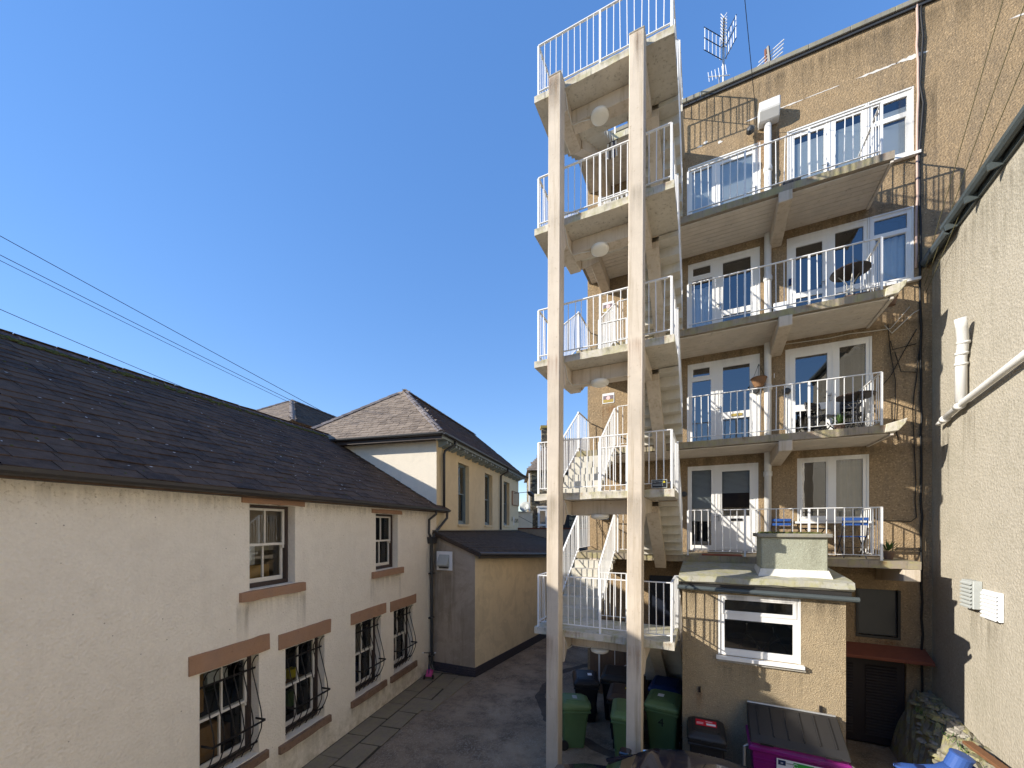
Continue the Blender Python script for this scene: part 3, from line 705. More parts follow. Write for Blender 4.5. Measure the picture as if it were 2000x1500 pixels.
def hip_roof(par, s0, s1, o0, o1, ez, rz, w_sl, g_sl, matf, mate, hipm, nm='roof', hip_far=False, LPf=LP, frame=(LT, LN)):
    """hipped roof over the rectangle s0..s1, o0 (front) .. o1 (back); near end hipped"""
    t, n = frame; half = (o0 - o1) / 2; mid = (o0 + o1) / 2
    A0 = LPf(s0, o0, ez); A1 = LPf(s1, o0, ez); B0 = LPf(s0, o1, ez); B1 = LPf(s1, o1, ez)
    R0 = LPf(s0 + half, mid, rz); R1 = LPf(s1 - (half if hip_far else 0), mid, rz)
    m = MB(); m.add([A0, A1, B1, B0, R0, R1], [(0, 1, 5, 4), (3, 0, 4), (2, 3, 4, 5), (1, 2, 5), (3, 2, 1, 0)])
    ro = m.build(nm, mate, par)
    sl = math.hypot(half, rz - ez); up = Vector((0, 0, 1))
    bf = (-n * half + up * (rz - ez)).normalized()
    mb = MB(); L = s1 - s0
    for r in slate_rows(A0, t, bf, L, sl, w_sl, g_sl, keep=lambda u, v: u > v * half / sl and (u < L - (v * half / sl if hip_far else 0))): slate_geo(mb, *r, gauge=g_sl, jit=0.01)
    stuff(mb.build('slates', mate, ro))
    be = (t * half + up * (rz - ez)).normalized(); mb = MB(); Wd = o0 - o1
    for r in slate_rows(B0, n, be, Wd, sl, w_sl, g_sl, keep=lambda u, v: v * half / sl < u < Wd - v * half / sl): slate_geo(mb, *r, gauge=g_sl, jit=0.016)
    stuff(mb.build('end_slates', matf, ro))  # sun-facing end takes the paler sunlit colour, shaded front slope the dark one
    for (p, q) in ((A0, R0), (B0, R0), (R0, R1)):
        d = (q - p); k = int(d.length / 0.42); d.normalize()
        for i in range(k):
            m = MB(); c = p + d * (i * 0.42) + up * 0.07; sd = d.cross(up).normalized(); u2 = sd.cross(d)
            lift = u2 * 0.018
            m.prism([c - sd * .15 - u2 * .08 + lift, c - sd * .06 + lift + u2 * .005, c + lift + u2 * .02, c + sd * .06 + lift + u2 * .005, c + sd * .15 - u2 * .08 + lift, c + sd * .12 - u2 * .1 + lift, c - u2 * .03 + lift, c - sd * .12 - u2 * .1 + lift], d * 0.44 - lift)
            m.build('hip_tile' if q is R0 and p is not R0 else 'ridge_tile', hipm, ro)
    return ro
hip_roof(cream, 11.92, 23.95, -5.66, -12.3, 7.86, 10.62, 0.3, 0.19, 'slate_warm_sunlit', 'slate_dark', 'ridge_tile')
m = MB(); m.obox(LP(11.95, WO + 0.002, 7.7), LT * 12.0, LN * 0.36, Vector((0, 0, 0.03)))
m.obox(LP(11.95, WO + 0.34, 7.72), LT * 12.0, LN * 0.025, Vector((0, 0, 0.13))); m.build('soffit', 'fascia_grey', cream)
m = MB(); m.obox(LP(11.95, -12.3, 7.68), LN * 6.26, LT * 0.3, Vector((0, 0, 0.04))); m.obox(LP(11.93, -12.3, 7.66), LN * 6.63, LT * 0.025, Vector((0, 0, 0.19))); m.build('end_fascia', 'fascia_brown', cream)
for i in range(15):
    for k in (0.0, 0.28):
        s = 12.42 + i * 0.8 + k
        if s < 23.5:
            m = MB(); m.prism([LP(s, WO + 0.003, 7.69), LP(s, WO + 0.32, 7.69), LP(s, WO + 0.32, 7.6), LP(s, WO + 0.06, 7.5), LP(s, WO + 0.003, 7.5)], LT * 0.1); m.build('eaves_bracket', 'fascia_grey', cream)
gt = MB(); gt.prism([LP(11.9, WO + 0.37 + y, 7.85 + z) for y, z in pr], LT * 12.1); gt.build('gutter', 'gutter_dark', cream)
gt = MB(); gt.prism([LP(11.92 - y, -12.3, 7.85 + z) for y, z in pr], LN * 6.75); gt.build('end_gutter', 'gutter_dark', cream)
p = MB(); p.tube([LP(12.95, WO + 0.42, 7.8), LP(12.95, WO + 0.4, 7.66), LP(12.75, WO + 0.1, 7.42), LP(12.72, WO + 0.08, 7.3), LP(12.72, WO + 0.08, 5.4)], 0.045, 10)
p.tube([LP(19.75, WO + 0.42, 7.8), LP(19.75, WO + 0.4, 7.62), LP(19.55, WO + 0.09, 7.4), LP(19.55, WO + 0.08, 4.6)], 0.05, 10); p.build('downpipe', 'pipe_dark', cream, smooth=True)
# hanging sign lamp, plaque and painted lettering at the far end of the wall
m = MB(); m.tube([LP(22.4, WO + 0.0, 6.72), LP(22.4, WO + 0.9, 6.78)], 0.018, 6); m.tube([LP(22.4, WO + 0.85, 6.78), LP(22.4, WO + 1.0, 6.7), LP(22.4, WO + 1.15, 6.55)], [0.05, 0.14, 0.1], 8); m.build('sign_lamp', 'pipe_dark', cream)
m = MB(); m.obox(LP(22.0, WO + 0.004, 6.05), LT * 1.45, LN * 0.04, Vector((0, 0, 0.75))); pq = m.build('plaque', 'plaque_beige', cream)
m = MB()
for (a, b, c, d) in ((21.96, 23.49, 6.8, 6.84), (21.96, 23.49, 6.01, 6.05), (21.96, 22.0, 6.05, 6.8), (23.45, 23.49, 6.05, 6.8)): m.obox(LP(a, WO + 0.004, c), LT * (b - a), LN * 0.06, Vector((0, 0, d - c)))
m.build('plaque_frame', 'sandstone', pq)
text('lettering', 'A', 0.42, facing(LP(22.05, WO + 0.006, 5.18), LT, LN), 'label_black', cream)
text('lettering', 'SOAPS', 0.36, facing(LP(22.98, WO + 0.006, 5.1), LT, LN), 'label_black', cream)
m = MB(); m.prism([LP(22.25, WO + 0.006, 5.4), LP(22.4, WO + 0.006, 5.1), LP(22.36, WO + 0.006, 4.85), LP(22.5, WO + 0.006, 4.85), LP(22.5, WO + 0.006, 5.1), LP(22.62, WO + 0.006, 5.4), LP(22.47, WO + 0.006, 5.25)], LN * 0.004); m.build('painted_figure', 'vent_white', cream)
# ---------------------------------------------------------------- hipped roof farther back
c0 = CP(570, 783, 26)
sx, sy = c0.dot(LT), c0.dot(LN)
far = thing('distant_hipped_house', 'small hipped slate roof peeking over the long roof ridge', 'building', LP(sx, sy, 0))
hip_roof(far, sx - 3.6, sx + 6, sy + 3.6, sy - 3.6, c0.z - 2.5, c0.z, 0.34, 0.22, 'slate_warm_sunlit', 'slate_dark', 'ridge_tile')
m = MB(); m.wall(LP(sx - 3.3, sy + 3.3, 0), LT, LN, 0, 9, 0, c0.z - 2.5); m.wall(LP(sx - 3.3, sy + 3.3, 0), -LN, -LT, 0, 6.6, 0, c0.z - 2.5); m.build('wall', 'cream_render', far)
# ---------------------------------------------------------------- lean-to store against the cream building
lean = thing('lean_to_store', 'single-storey lean-to with slate roof, cream long wall and grimy grey end wall', 'outbuilding', LP(14, -5, 0))
q0 = (11.69, -4.41); q1 = (23.38, -1.30)
ldir = Vector((q1[0] - q0[0], q1[1] - q0[1], 0)); ll = ldir.length; ldir.normalize()
ldw = (LT * ldir.x + LN * ldir.y); lnw = Vector((ldw.y, -ldw.x, 0))
P0 = LP(q0[0], q0[1], 0)
m = MB(); m.add([P0 + Vector((0, 0, 0.3)), P0 + ldw * ll + Vector((0, 0, 0.3)), P0 + ldw * ll + Vector((0, 0, 3.2)), P0 + Vector((0, 0, 3.86))], [(0, 1, 2, 3)]); m.build('side_wall', 'leanto_cream', lean)
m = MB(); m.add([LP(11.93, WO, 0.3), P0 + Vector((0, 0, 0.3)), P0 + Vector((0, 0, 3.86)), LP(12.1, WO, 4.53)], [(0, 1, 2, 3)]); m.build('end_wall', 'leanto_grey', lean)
# blue brick plinth, one brick at a time
rr = random.Random(9)
def brick_line(a, b, nrm, name='brick', mat='blue_brick', courses=4, h=0.075, L0=0.225):
    a = Vector(a); b = Vector(b); d = (b - a); Ln = d.length; d.normalize()
    for c in range(courses):
        x = -0.11 * (c % 2)
        while x < Ln:
            x0 = max(0, x); x1 = min(Ln, x + L0 - 0.01)
            if x1 - x0 > 0.03:
                m = MB(); m.obox(a + d * x0 + Vector((0, 0, c * h + 0.004)), d * (x1 - x0), -nrm * 0.1, Vector((0, 0, h - 0.009)));
                o = m.build(name, mat, plinth)
                o.location += nrm * (0.02 + rr.uniform(-.003, .003))
            x += L0
m = MB(); m.quad(LP(11.93, WO, 0), P0, P0 + Vector((0, 0, 0.31)), LP(11.93, WO, 0.31)); m.quad(P0, P0 + ldw * ll, P0 + ldw * ll + Vector((0, 0, 0.31)), P0 + Vector((0, 0, 0.31)))
plinth = m.build('plinth', 'cement', lean)
ge = (P0 - LP(11.93, WO, 0)).normalized(); gn = Vector((ge.y, -ge.x, 0))
if gn.dot(LT) > 0: gn = -gn
brick_line(LP(11.93, WO, 0), P0, gn); brick_line(P0, P0 + ldw * 5.5, lnw if lnw.dot(LN) > 0 else -lnw)
RA, RB, RC, RD = LP(11.98, WO + .01, 4.6), LP(23.38, WO + .01, 4.52), LP(23.38, -1.12, 3.2), LP(11.55, -4.22, 3.93)
m = MB(); m.prism([RD, RC, RB, RA], (0, 0, -0.07)); lroof = m.build('roof', 'slate_leanto', lean)
mb = MB(); rows = 9
for j in range(rows):
    f0 = j / rows; n = 44; sh = 0.5 * (j % 2)
    for i in range(-1, n):
        u0 = max(0, (i + sh) / n); u1 = min(1, (i + 1 + sh) / n)
        if u1 <= u0: continue
        f1 = min(1.0, f0 + 1.5 / rows)
        b = lambda u, f: RD.lerp(RC, u).lerp(RA.lerp(RB, u), f)
        z0 = 0.024 + random.uniform(0, 0.006)
        mb.prism([b(u0 + .0006, f0 + random.uniform(-.006, .006)) + Vector((0, 0, z0)), b(u1 - .0006, f0 + random.uniform(-.006, .006)) + Vector((0, 0, z0)), b(u1 - .0006, f1) + Vector((0, 0, .008)), b(u0 + .0006, f1) + Vector((0, 0, .008))], (0, 0, -0.012))
stuff(mb.build('slates', 'slate_leanto', lroof))
m = MB(); m.bar(RA + Vector((0, 0, 0.03)), RB + Vector((0, 0, 0.03)), 0.22, 0.03); m.build('flashing', 'coping', lroof)
m = MB(); m.tube([RD + lnw * 0.02 + Vector((0, 0, -0.03)), RC + Vector((0, 0, -0.03))], 0.06, 8); m.bar(RD + Vector((0, 0, -0.1)), RC + Vector((0, 0, -0.1)), 0.03, 0.13); m.build('gutter', 'gutter_dark', lean)
m = MB(); m.bar(RD + Vector((0, 0, -0.06)), RA + Vector((0, 0, -0.06)), 0.04, 0.1); m.build('bargeboard', 'fascia_brown', lean)
# cowled vent plate on the end wall
vn = gn; vt = ge if ge.dot(RGT) > 0 else -ge
vc = LP(11.86, -5.52, 3.33) + vn * 0.01
vent = thing('vent_hood', 'white square vent plate with grey hood on lean-to end wall', 'vent', vc)
m = MB(); m.obox(vc - vt * 0.3, vt * 0.6, vn * 0.03, Vector((0, 0, 0.62))); m.build('back_plate', 'vent_white', vent, bevel=0.006)
m = MB(); b0 = vc + vn * 0.032 + Vector((0, 0, 0.1))
m.prism([b0 - vt * 0.2 + Vector((0, 0, 0.42)), b0 - vt * 0.2 + Vector((0, 0, 0.1)) + vn * 0.17, b0 - vt * 0.2 + Vector((0, 0, 0.06)) + vn * 0.16, b0 - vt * 0.2 + Vector((0, 0, 0.0))], vt * 0.4); m.build('hood', 'vent_grey', vent, bevel=0.008)
m = MB(); m.obox(b0 - vt * 0.17 + Vector((0, 0, -0.03)), vt * 0.34, vn * 0.05, Vector((0, 0, 0.08))); m.build('outlet', 'pipe_dark', vent)
# boundary wall with red coping at the far end of the lean-to
bw_ = thing('boundary_wall', 'cement-faced wall with thin red coping beyond the lean-to roof', 'wall', LP(23.6, -3, 0))
m = MB(); m.obox(LP(23.4, -6.02, 0), LT * 0.22, LN * 7.2, Vector((0, 0, 4.62))); m.build('wall', 'cement', bw_)
m = MB(); m.obox(LP(23.36, -6.02, 4.621), LT * 0.3, LN * 7.2, Vector((0, 0, 0.07))); m.build('coping', 'terracotta', bw_)
# ---------------------------------------------------------------- far stone house
sh = thing('stone_house', 'dark stone house with slate roof, yellow-capped chimney and white bay window', 'house', CP(1090, 1029, 31) - Vector((0, 0, CAM_H)))
D = 31.0
X = lambda px, d=D: FWD * d + RGT * ((px - 1000) / 770 * d)
Z = lambda py, d=D: CAM_H + (1029 - py) / 770 * d
m = MB(); a = X(1036); b = X(1240); dep = FWD * 8
m.obox(a, b - a, dep, Vector((0, 0, Z(919)))); m.build('wall', 'stonework', sh)
e0, e1 = X(1029) - FWD * .3, X(1244) - FWD * .3; ez = Z(920)
m = MB(); r0 = X(1029, D + 4) + RGT * 2.2; r1 = X(1244, D + 4)
m.add([e0 + Vector((0, 0, ez)), e1 + Vector((0, 0, ez)), r1 + Vector((0, 0, ez + 3.4)), r0 + Vector((0, 0, ez + 3.4)), e0 + FWD * 8.6 + Vector((0, 0, ez)), e1 + FWD * 8.6 + Vector((0, 0, ez))], [(0, 1, 2, 3), (0, 3, 4), (3, 2, 5, 4), (1, 5, 2), (0, 4, 5, 1)])
rf = m.build('roof', 'slate_warm_sunlit', sh)
mb = MB(); bfv = ((r0 + r1) / 2 - (e0 + e1) / 2); bfv = Vector((FWD.x * 4.3, FWD.y * 4.3, 3.4)); sl = bfv.length
for r in slate_rows(e0 + Vector((0, 0, ez)), RGT, bfv, (e1 - e0).length, sl, 0.34, 0.24, keep=lambda u, v: u > v / sl * 2.3): slate_geo(mb, *r, gauge=0.24)
stuff(mb.build('slates', 'slate_warm_sunlit', rf))
m = MB(); c = X(1058, D + 3.4); m.obox(c, RGT * 0.95, FWD * 0.7, Vector((0, 0, Z(836, D + 3.4)))); ch = m.build('chimney', 'stonework', rf)
m = MB(); m.obox(c - RGT * .1 - FWD * .1 + Vector((0, 0, Z(836, D + 3.4))), RGT * 1.15, FWD * 0.9, Vector((0, 0, 0.22))); m.build('chimney_cap', 'label_ochre', rf)
m = MB(); m.lathe([(0.14, 0), (0.12, 0.45), (0.15, 0.5)], c + RGT * 0.6 + FWD * .3 + Vector((0, 0, Z(836, D + 3.4) + .2)), 10); m.build('chimney_pot', 'terracotta', rf)
m = MB(); m.tube([X(1034) - FWD * .1 + Vector((0, 0, 3)), X(1034) - FWD * .1 + Vector((0, 0, Z(925)))], 0.06, 8); m.build('downpipe', 'pipe_white', sh)
def bay(px0, px1, py0, py1):
    m = MB(); A = X(px0) - FWD * 0.5; B = X(px1) - FWD * 0.5; z0, z1 = Z(py1), Z(py0); w_ = (B - A).length
    m.wall(A, RGT, -FWD, 0, w_, z0, z1, [(0.14, w_ / 2 - .06, z0 + .2, z0 + (z1 - z0) * .48), (0.14, w_ / 2 - .06, z0 + (z1 - z0) * .54, z1 - .25), (w_ / 2 + .06, w_ - .14, z0 + .2, z0 + (z1 - z0) * .48), (w_ / 2 + .06, w_ - .14, z0 + (z1 - z0) * .54, z1 - .25)], 0.1)
    m.obox(A - RGT * .08 - FWD * .06 + Vector((0, 0, z1)), RGT * (w_ + .16), FWD * .6, Vector((0, 0, .12)))
    m.obox(A + FWD * .105, RGT * .02, FWD * .39, Vector((0, 0, z1))); m.obox(B + FWD * .105, -RGT * .02, FWD * .39, Vector((0, 0, z1)))
    o = m.build('bay_window', 'upvc', sh)
    MB().quad(A + FWD * .1 + Vector((0, 0, z0)), B + FWD * .1 + Vector((0, 0, z0)), B + FWD * .1 + Vector((0, 0, z1)), A + FWD * .1 + Vector((0, 0, z1))).build('pane', 'glass', o)
    MB().quad(A + FWD * .4 + Vector((0, 0, z0)), B + FWD * .4 + Vector((0, 0, z0)), B + FWD * .4 + Vector((0, 0, z1)), A + FWD * .4 + Vector((0, 0, z1))).build('curtain', 'curtain', o)
bay(1050, 1082, 992, 1060)
m = MB(); m.obox(X(1100) - FWD * .02 + Vector((0, 0, Z(1060))), X(1112) - X(1100), FWD * .1, Vector((0, 0, Z(1005) - Z(1060)))); m.build('window', 'dark_glass_board', sh)
# small white block with a dish beyond
wb = thing('white_outbuilding', 'small plain white block between cream building and stone house', 'outbuilding', X(1024, 28))
m = MB(); m.obox(X(1012, 28), X(1040, 28) - X(1012, 28), FWD * 2.2, Vector((0, 0, Z(1001, 28)))); m.build('wall', 'gable_white', wb)
m = MB(); m.obox(X(1012, 28) - FWD * .05 - RGT * .05 + Vector((0, 0, Z(1001, 28))), X(1040, 28) - X(1012, 28) + RGT * .1, FWD * 2.3, Vector((0, 0, .08))); m.build('parapet', 'cement', wb)
dc = X(1026, 28.6) + Vector((0, 0, Z(993, 28.6)))
ds = thing('satellite_dish', 'grey satellite dish on top of the small white block', 'dish', X(1026, 28.6) + Vector((0, 0, Z(1001, 28) + .08)))
m = MB(); ax = (-FWD * 0.8 - RGT * 0.4 + Vector((0, 0, 0.35))); m.lathe([(0.02, 0.0), (0.2, 0.02), (0.34, 0.07), (0.4, 0.11), (0.395, 0.12), (0.2, 0.035), (0.02, 0.015)], dc + Vector((0, 0, 0.1)), 20, ax); m.build('reflector', 'vent_grey', ds, smooth=True)
m = MB(); m.tube([dc + Vector((0, 0, -0.25)), dc + Vector((0, 0, 0.08))], 0.03, 6); m.tube([dc - Vector((0, 0, .1)), dc - FWD * .45 + Vector((0, 0, .05))], 0.015, 6); m.build('bracket', 'pipe_dark', ds)
# ---------------------------------------------------------------- house behind the viewpoint, seen only as reflections in the panes
bh = thing('house_behind_viewpoint', 'low white house with slate roof reflected in the lower flat windows', 'house', (-1, -10, 0))
m = MB(); bw_op = [(-3.2 + 2.4 * k, -2.1 + 2.4 * k, z, z + 1.5) for k in range(3) for z in (0.9, 3.7)]
m.wall((0, -6, 0), (1, 0, 0), (0, 1, 0), -4.5, 2.7, 0, 6.0, bw_op, .15); m.quad((-4.5, -6, 0), (-4.5, -14, 0), (-4.5, -14, 6), (-4.5, -6, 6)); m.quad((2.7, -6, 0), (2.7, -14, 0), (2.7, -14, 6), (2.7, -6, 6)); m.quad((-4.5, -14, 0), (2.7, -14, 0), (2.7, -14, 6), (-4.5, -14, 6)); m.build('wall', 'gable_white', bh)
m = MB(); m.add([(-4.8, -5.7, 5.95), (2.9, -5.7, 5.95), (2.9, -10, 9.6), (-4.8, -10, 9.6), (-4.8, -14.3, 5.95), (2.9, -14.3, 5.95)], [(0, 1, 2, 3), (3, 2, 5, 4), (0, 3, 4), (1, 5, 2)]); m.build('roof', 'slate_dark', bh)
for (a, b, c, d) in bw_op:
    m = MB(); m.wall((0, -6.12, 0), (1, 0, 0), (0, 1, 0), a, b, c, d, [(a + .08, (a + b) / 2 - .03, c + .08, d - .08), ((a + b) / 2 + .03, b - .08, c + .08, d - .08)], .05); wn_ = m.build('window', 'sash_white', bh); MB().quad((a, -6.17, c), (b, -6.17, c), (b, -6.17, d), (a, -6.17, d)).build('pane', 'dark_glass_board', wn_)

wh = thing('white_gabled_house', 'tall white gabled house mirrored in the second level door panes', 'house', (6.8, -3, 0))
m = MB(); wo_ = [(-.8 - 3.4 * k, .5 - 3.4 * k, z, z + 1.6) for k in range(3) for z in (1.0, 3.9, 6.7)]
m.wall((3.6, 0, 0), (0, 1, 0), (-1, 0, 0), -10, 3.2, 0, 9.2, wo_, .15); m.add([(3.6, 3.2, 0), (10, 3.2, 0), (10, 3.2, 9.2), (6.8, 3.2, 12.6), (3.6, 3.2, 9.2)], [(0, 1, 2, 3, 4)]); m.add([(3.6, -10, 0), (10, -10, 0), (10, -10, 9.2), (6.8, -10, 12.6), (3.6, -10, 9.2)], [(0, 1, 2, 3, 4)]); m.quad((10, -10, 0), (10, 3.2, 0), (10, 3.2, 9.2), (10, -10, 9.2)); m.build('wall', 'gable_white', wh)
m = MB(); m.prism([(3.3, -10.2, 8.95), (3.3, 3.4, 8.95), (6.8, 3.4, 12.7), (6.8, -10.2, 12.7)], (0, 0, .1)); m.prism([(6.8, -10.2, 12.7), (6.8, 3.4, 12.7), (10.3, 3.4, 8.95), (10.3, -10.2, 8.95)], (0, 0, .1)); m.build('roof', 'slate_dark', wh)
for (a, b, c, d) in wo_:
    m = MB(); m.wall((3.72, 0, 0), (0, 1, 0), (-1, 0, 0), a, b, c, d, [(a + .08, (a + b) / 2 - .03, c + .08, d - .08), ((a + b) / 2 + .03, b - .08, c + .08, d - .08)], .05); wn_ = m.build('window', 'sash_white', wh); MB().quad((3.77, a, c), (3.77, b, c), (3.77, b, d), (3.77, a, d)).build('pane', 'dark_glass_board', wn_)
# ---------------------------------------------------------------- four-storey flats on the right
FY = 11.2; FX0, FX1 = -3.03, 12.0
LEV = [4.1, 6.7, 9.3, 11.9]
flats = thing('flats_building', 'tall tan pebbledashed block of flats with balconies and flat roof', 'building', (3, 14, 0))
GAP = 0.01
units = {  # x0,x1,z0,z1 of each opening
 'b4l': (-0.38, 1.22, 11.96, 14.07), 'b4d': (1.75, 3.22, 11.96, 14.07), 'b4w': (3.22, 3.98, 12.62, 14.07),
 'b3l': (-0.38, 1.21, 9.36, 11.54), 'b3d': (1.75, 3.26, 9.36, 11.54), 'b3w': (3.26, 3.98, 9.98, 11.54),
 'b2l': (-0.39, 1.21, 6.76, 8.95), 'b2r': (1.72, 3.3, 6.76, 8.93),
 'b1l': (-0.39, 1.18, 4.15, 6.31), 'b1r': (1.95, 3.25, 4.88, 6.35)}
extra = [(3.02, 3.76, 2.38, 3.39), (2.45, 3.86, 0.0, 1.92), (-1.35, -0.55, 0.0, 3.45)]
m = MB()
m.wall((0, FY, 0), (1, 0, 0), (0, -1, 0), FX0, FX1, 0, 15.72, list(units.values()) + extra, 0.1)
m.quad((FX0, FY, 0), (FX0, 20, 0), (FX0, 20, 15.72), (FX0, FY, 15.72)); m.quad((FX1, FY, 0), (FX1, 20, 0), (FX1, 20, 15.72), (FX1, FY, 15.72))
m.quad((FX0, 20, 0), (FX1, 20, 0), (FX1, 20, 15.72), (FX0, 20, 15.72)); m.quad((FX0, FY, 15.3), (FX1, FY, 15.3), (FX1, 20, 15.3), (FX0, 20, 15.3))
m.build('wall', 'flats_render', flats)
x = FX0 - 0.06
while x < FX1:
    m = MB(); m.box(x, FY - 0.09, 15.722, min(x + 0.745, FX1), FY + 0.3, 15.83); m.build('coping_stone', 'coping', flats, bevel=0.008); x += 0.75
m = MB(); m.box(FX0, FY - 0.05, 15.66, FX1, FY - 0.002, 15.718); m.build('drip_strip', 'pipe_dark', flats)
# peeled paint line along the old crack
rr = random.Random(12)
x = 0.9
while x < 6.2:
    L = rr.uniform(0.25, 0.8)
    if rr.random() < 0.72 or 1.6 < x < 2.6:
        n = 12; top = []; bot = []; th = rr.uniform(0.012, 0.05) * (1.3 if 1.5 < x < 3.9 else 0.7)
        for i in range(n + 1):
            xx = x + L * i / n; e = math.sin(math.pi * i / n) ** 0.6
            top.append((xx, FY - 0.004, 14.68 + th * e * rr.uniform(0.2, 1.1))); bot.append((xx, FY - 0.004, 14.68 - th * e * rr.uniform(0.2, 1.2)))
        m = MB()
        for i in range(n): m.quad(bot[i], bot[i + 1], top[i + 1], top[i])
        m.build('peeled_patch', 'paint_patch', flats)
    x += L * 0.9
for (px_, pz) in ((0.02, 14.55), (0.35, 14.42), (-0.1, 14.5)):
    m = MB(); m.add([(px_ + 0.06 * math.cos(a) * rr.uniform(.5, 1.3), FY - 0.004, pz + 0.035 * math.sin(a) * rr.uniform(.5, 1.3)) for a in [k * 0.628 for k in range(10)]], [tuple(range(10))]); m.build('peeled_patch', 'paint_patch', flats)

def upvc(name, x0, x1, z0, z1, panes, inner=(), set_in=0.055, Y=FY, parent=flats, handle=None, leaf=None, gm='glass'):
    """white plastic frame with recessed panes; inner = things seen behind the glass"""
    yf = Y + set_in - 0.03
    m = MB(); m.wall((0, yf, 0), (1, 0, 0), (0, -1, 0), x0 + 0.004, x1 - 0.004, z0 + 0.004, z1 - 0.004, panes, 0.035)
    if leaf:
        for (a, b, c, d) in leaf:      # raised door or casement edge
            for (s0, s1, q0_, q1_) in ((a, a + 0.03, c, d), (b - 0.03, b, c, d), (a + 0.03, b - 0.03, d - 0.03, d), (a + 0.03, b - 0.03, c, c + 0.03)): m.box(s0, yf - 0.012, q0_, s1, yf - 0.001, q1_)
    for (s0, s1, q0_, q1_) in ((x0, x0 + 0.035, z0, z1), (x1 - 0.035, x1, z0, z1), (x0 + .035, x1 - .035, z1 - 0.035, z1)): m.box(s0 + .003, yf - 0.022, q0_ + .003, s1 - .003, yf - 0.0015, q1_ - .003)
    w_ = m.build(name, 'upvc', parent)
    for (a, b, c, d) in panes: MB().quad((a, yf + .03, c), (b, yf + .03, c), (b, yf + .03, d), (a, yf + .03, d)).build('pane', gm, w_)
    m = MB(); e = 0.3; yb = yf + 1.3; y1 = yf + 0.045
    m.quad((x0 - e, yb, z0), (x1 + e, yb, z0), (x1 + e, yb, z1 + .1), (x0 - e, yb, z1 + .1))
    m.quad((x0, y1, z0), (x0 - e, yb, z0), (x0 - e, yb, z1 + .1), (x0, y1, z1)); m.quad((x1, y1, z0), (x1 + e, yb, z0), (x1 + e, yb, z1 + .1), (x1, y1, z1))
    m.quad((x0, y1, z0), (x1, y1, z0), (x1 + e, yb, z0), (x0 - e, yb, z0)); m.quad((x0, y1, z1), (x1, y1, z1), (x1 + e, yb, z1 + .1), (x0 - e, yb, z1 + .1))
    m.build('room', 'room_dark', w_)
    for it in inner:
        k = it[0]
        if k == 'blind':
            _, a, b, c, d, mt = it; m = MB(); z = c
            while z < d: m.add([(a, yf + .09, z), (b, yf + .09, z), (b, yf + .105, z + .026), (a, yf + .105, z + .026)], [(0, 1, 2, 3)]); z += 0.03
            stuff(m.build('blind', mt, w_))
        elif k == 'curtain':
            _, a, b, c, d, mt = it; m = MB(); n = max(8, int((b - a) * 40)); vs = []
            for i in range(n + 1):
                xx = a + (b - a) * i / n; yy = yf + .14 + .03 * math.sin(i * 1.35) + .012 * math.sin(i * 0.6 + 1); vs += [(xx, yy, c), (xx, yy, d)]
            m.add(vs, [(2 * i, 2 * i + 2, 2 * i + 3, 2 * i + 1) for i in range(n)]); m.build('curtain', mt, w_, smooth=True)
        elif k == 'roller':
            _, a, b, c, d, mt = it; MB().box(a, yf + .055, c, b, yf + .065, d).build('roller_blind', mt, w_)
        elif k == 'panel':
            _, a, b, c, d, mt = it; MB().box(a, yf + 0.004, c, b, yf + 0.03, d).build('panel', mt, w_)
        elif k == 'slot':
            _, a, b, c, d, mt = it; MB().box(a, yf - 0.02, c, b, yf - 0.002, d).build('letterbox', mt, w_)
        elif k == 'lock':
            _, a, c, mt = it; MB().box(a - .035, yf - .06, c - .07, a + .035, yf - .002, c + .07).build('key_safe', mt, w_)
    if handle:
        hx, hz = handle; m = MB(); m.box(hx - .014, yf - .03, hz - .09, hx + .014, yf - .002, hz + .09); m.tube([(hx, yf - .03, hz + .03), (hx, yf - .055, hz + .03), (hx - .11, yf - .055, hz + .03)], .01, 6); m.build('handle', 'steel', w_)
    return w_
U = units
upvc('door_unit', *U['b4l'], [(-0.28, 0.17, 12.06, 13.92), (0.36, 1.06, 12.06, 13.88)], [('roller', -0.3, 0.2, 12.0, 13.95, 'blind_blue'), ('roller', 0.33, 1.1, 12.0, 13.9, 'blind_blue')], handle=(1.12, 12.95), leaf=[(0.27, 1.15, 12.0, 13.98)])
upvc('door_unit', *U['b4d'], [(1.9, 2.46, 12.1, 13.88), (2.66, 3.12, 12.1, 13.92)], [('roller', 1.85, 2.5, 12.0, 13.75, 'blind_blue'), ('roller', 2.62, 3.14, 12.0, 13.75, 'blind_blue')], handle=(2.52, 12.95), leaf=[(1.81, 2.57, 12.0, 13.98)])
upvc('window', *U['b4w'], [(3.34, 3.86, 12.74, 13.5), (3.32, 3.88, 13.6, 13.93)], [('roller', 3.3, 3.9, 12.6, 13.45, 'blind'), ('roller', 3.3, 3.9, 13.55, 13.75, 'blind')])
upvc('door_unit', *U['b3l'], [(-0.26, 0.14, 11.22, 11.42), (-0.28, 0.18, 9.46, 11.1), (0.42, 1.02, 10.18, 11.38), (0.42, 1.02, 9.5, 10.05)], [('curtain', -0.28, 0.2, 9.4, 10.95, 'curtain')], handle=(0.36, 10.3), leaf=[(0.3, 1.14, 9.41, 11.46), (-0.32, 0.2, 11.16, 11.47)])
upvc('door_unit', *U['b3d'], [(1.93, 2.43, 10.22, 11.3), (1.93, 2.43, 9.5, 10.1), (2.66, 3.16, 10.15, 11.4), (2.66, 3.16, 9.5, 10.03)], [('lock', 1.82, 10.5, 'label_navy')], handle=(2.5, 10.3), leaf=[(1.82, 2.55, 9.41, 11.42)])
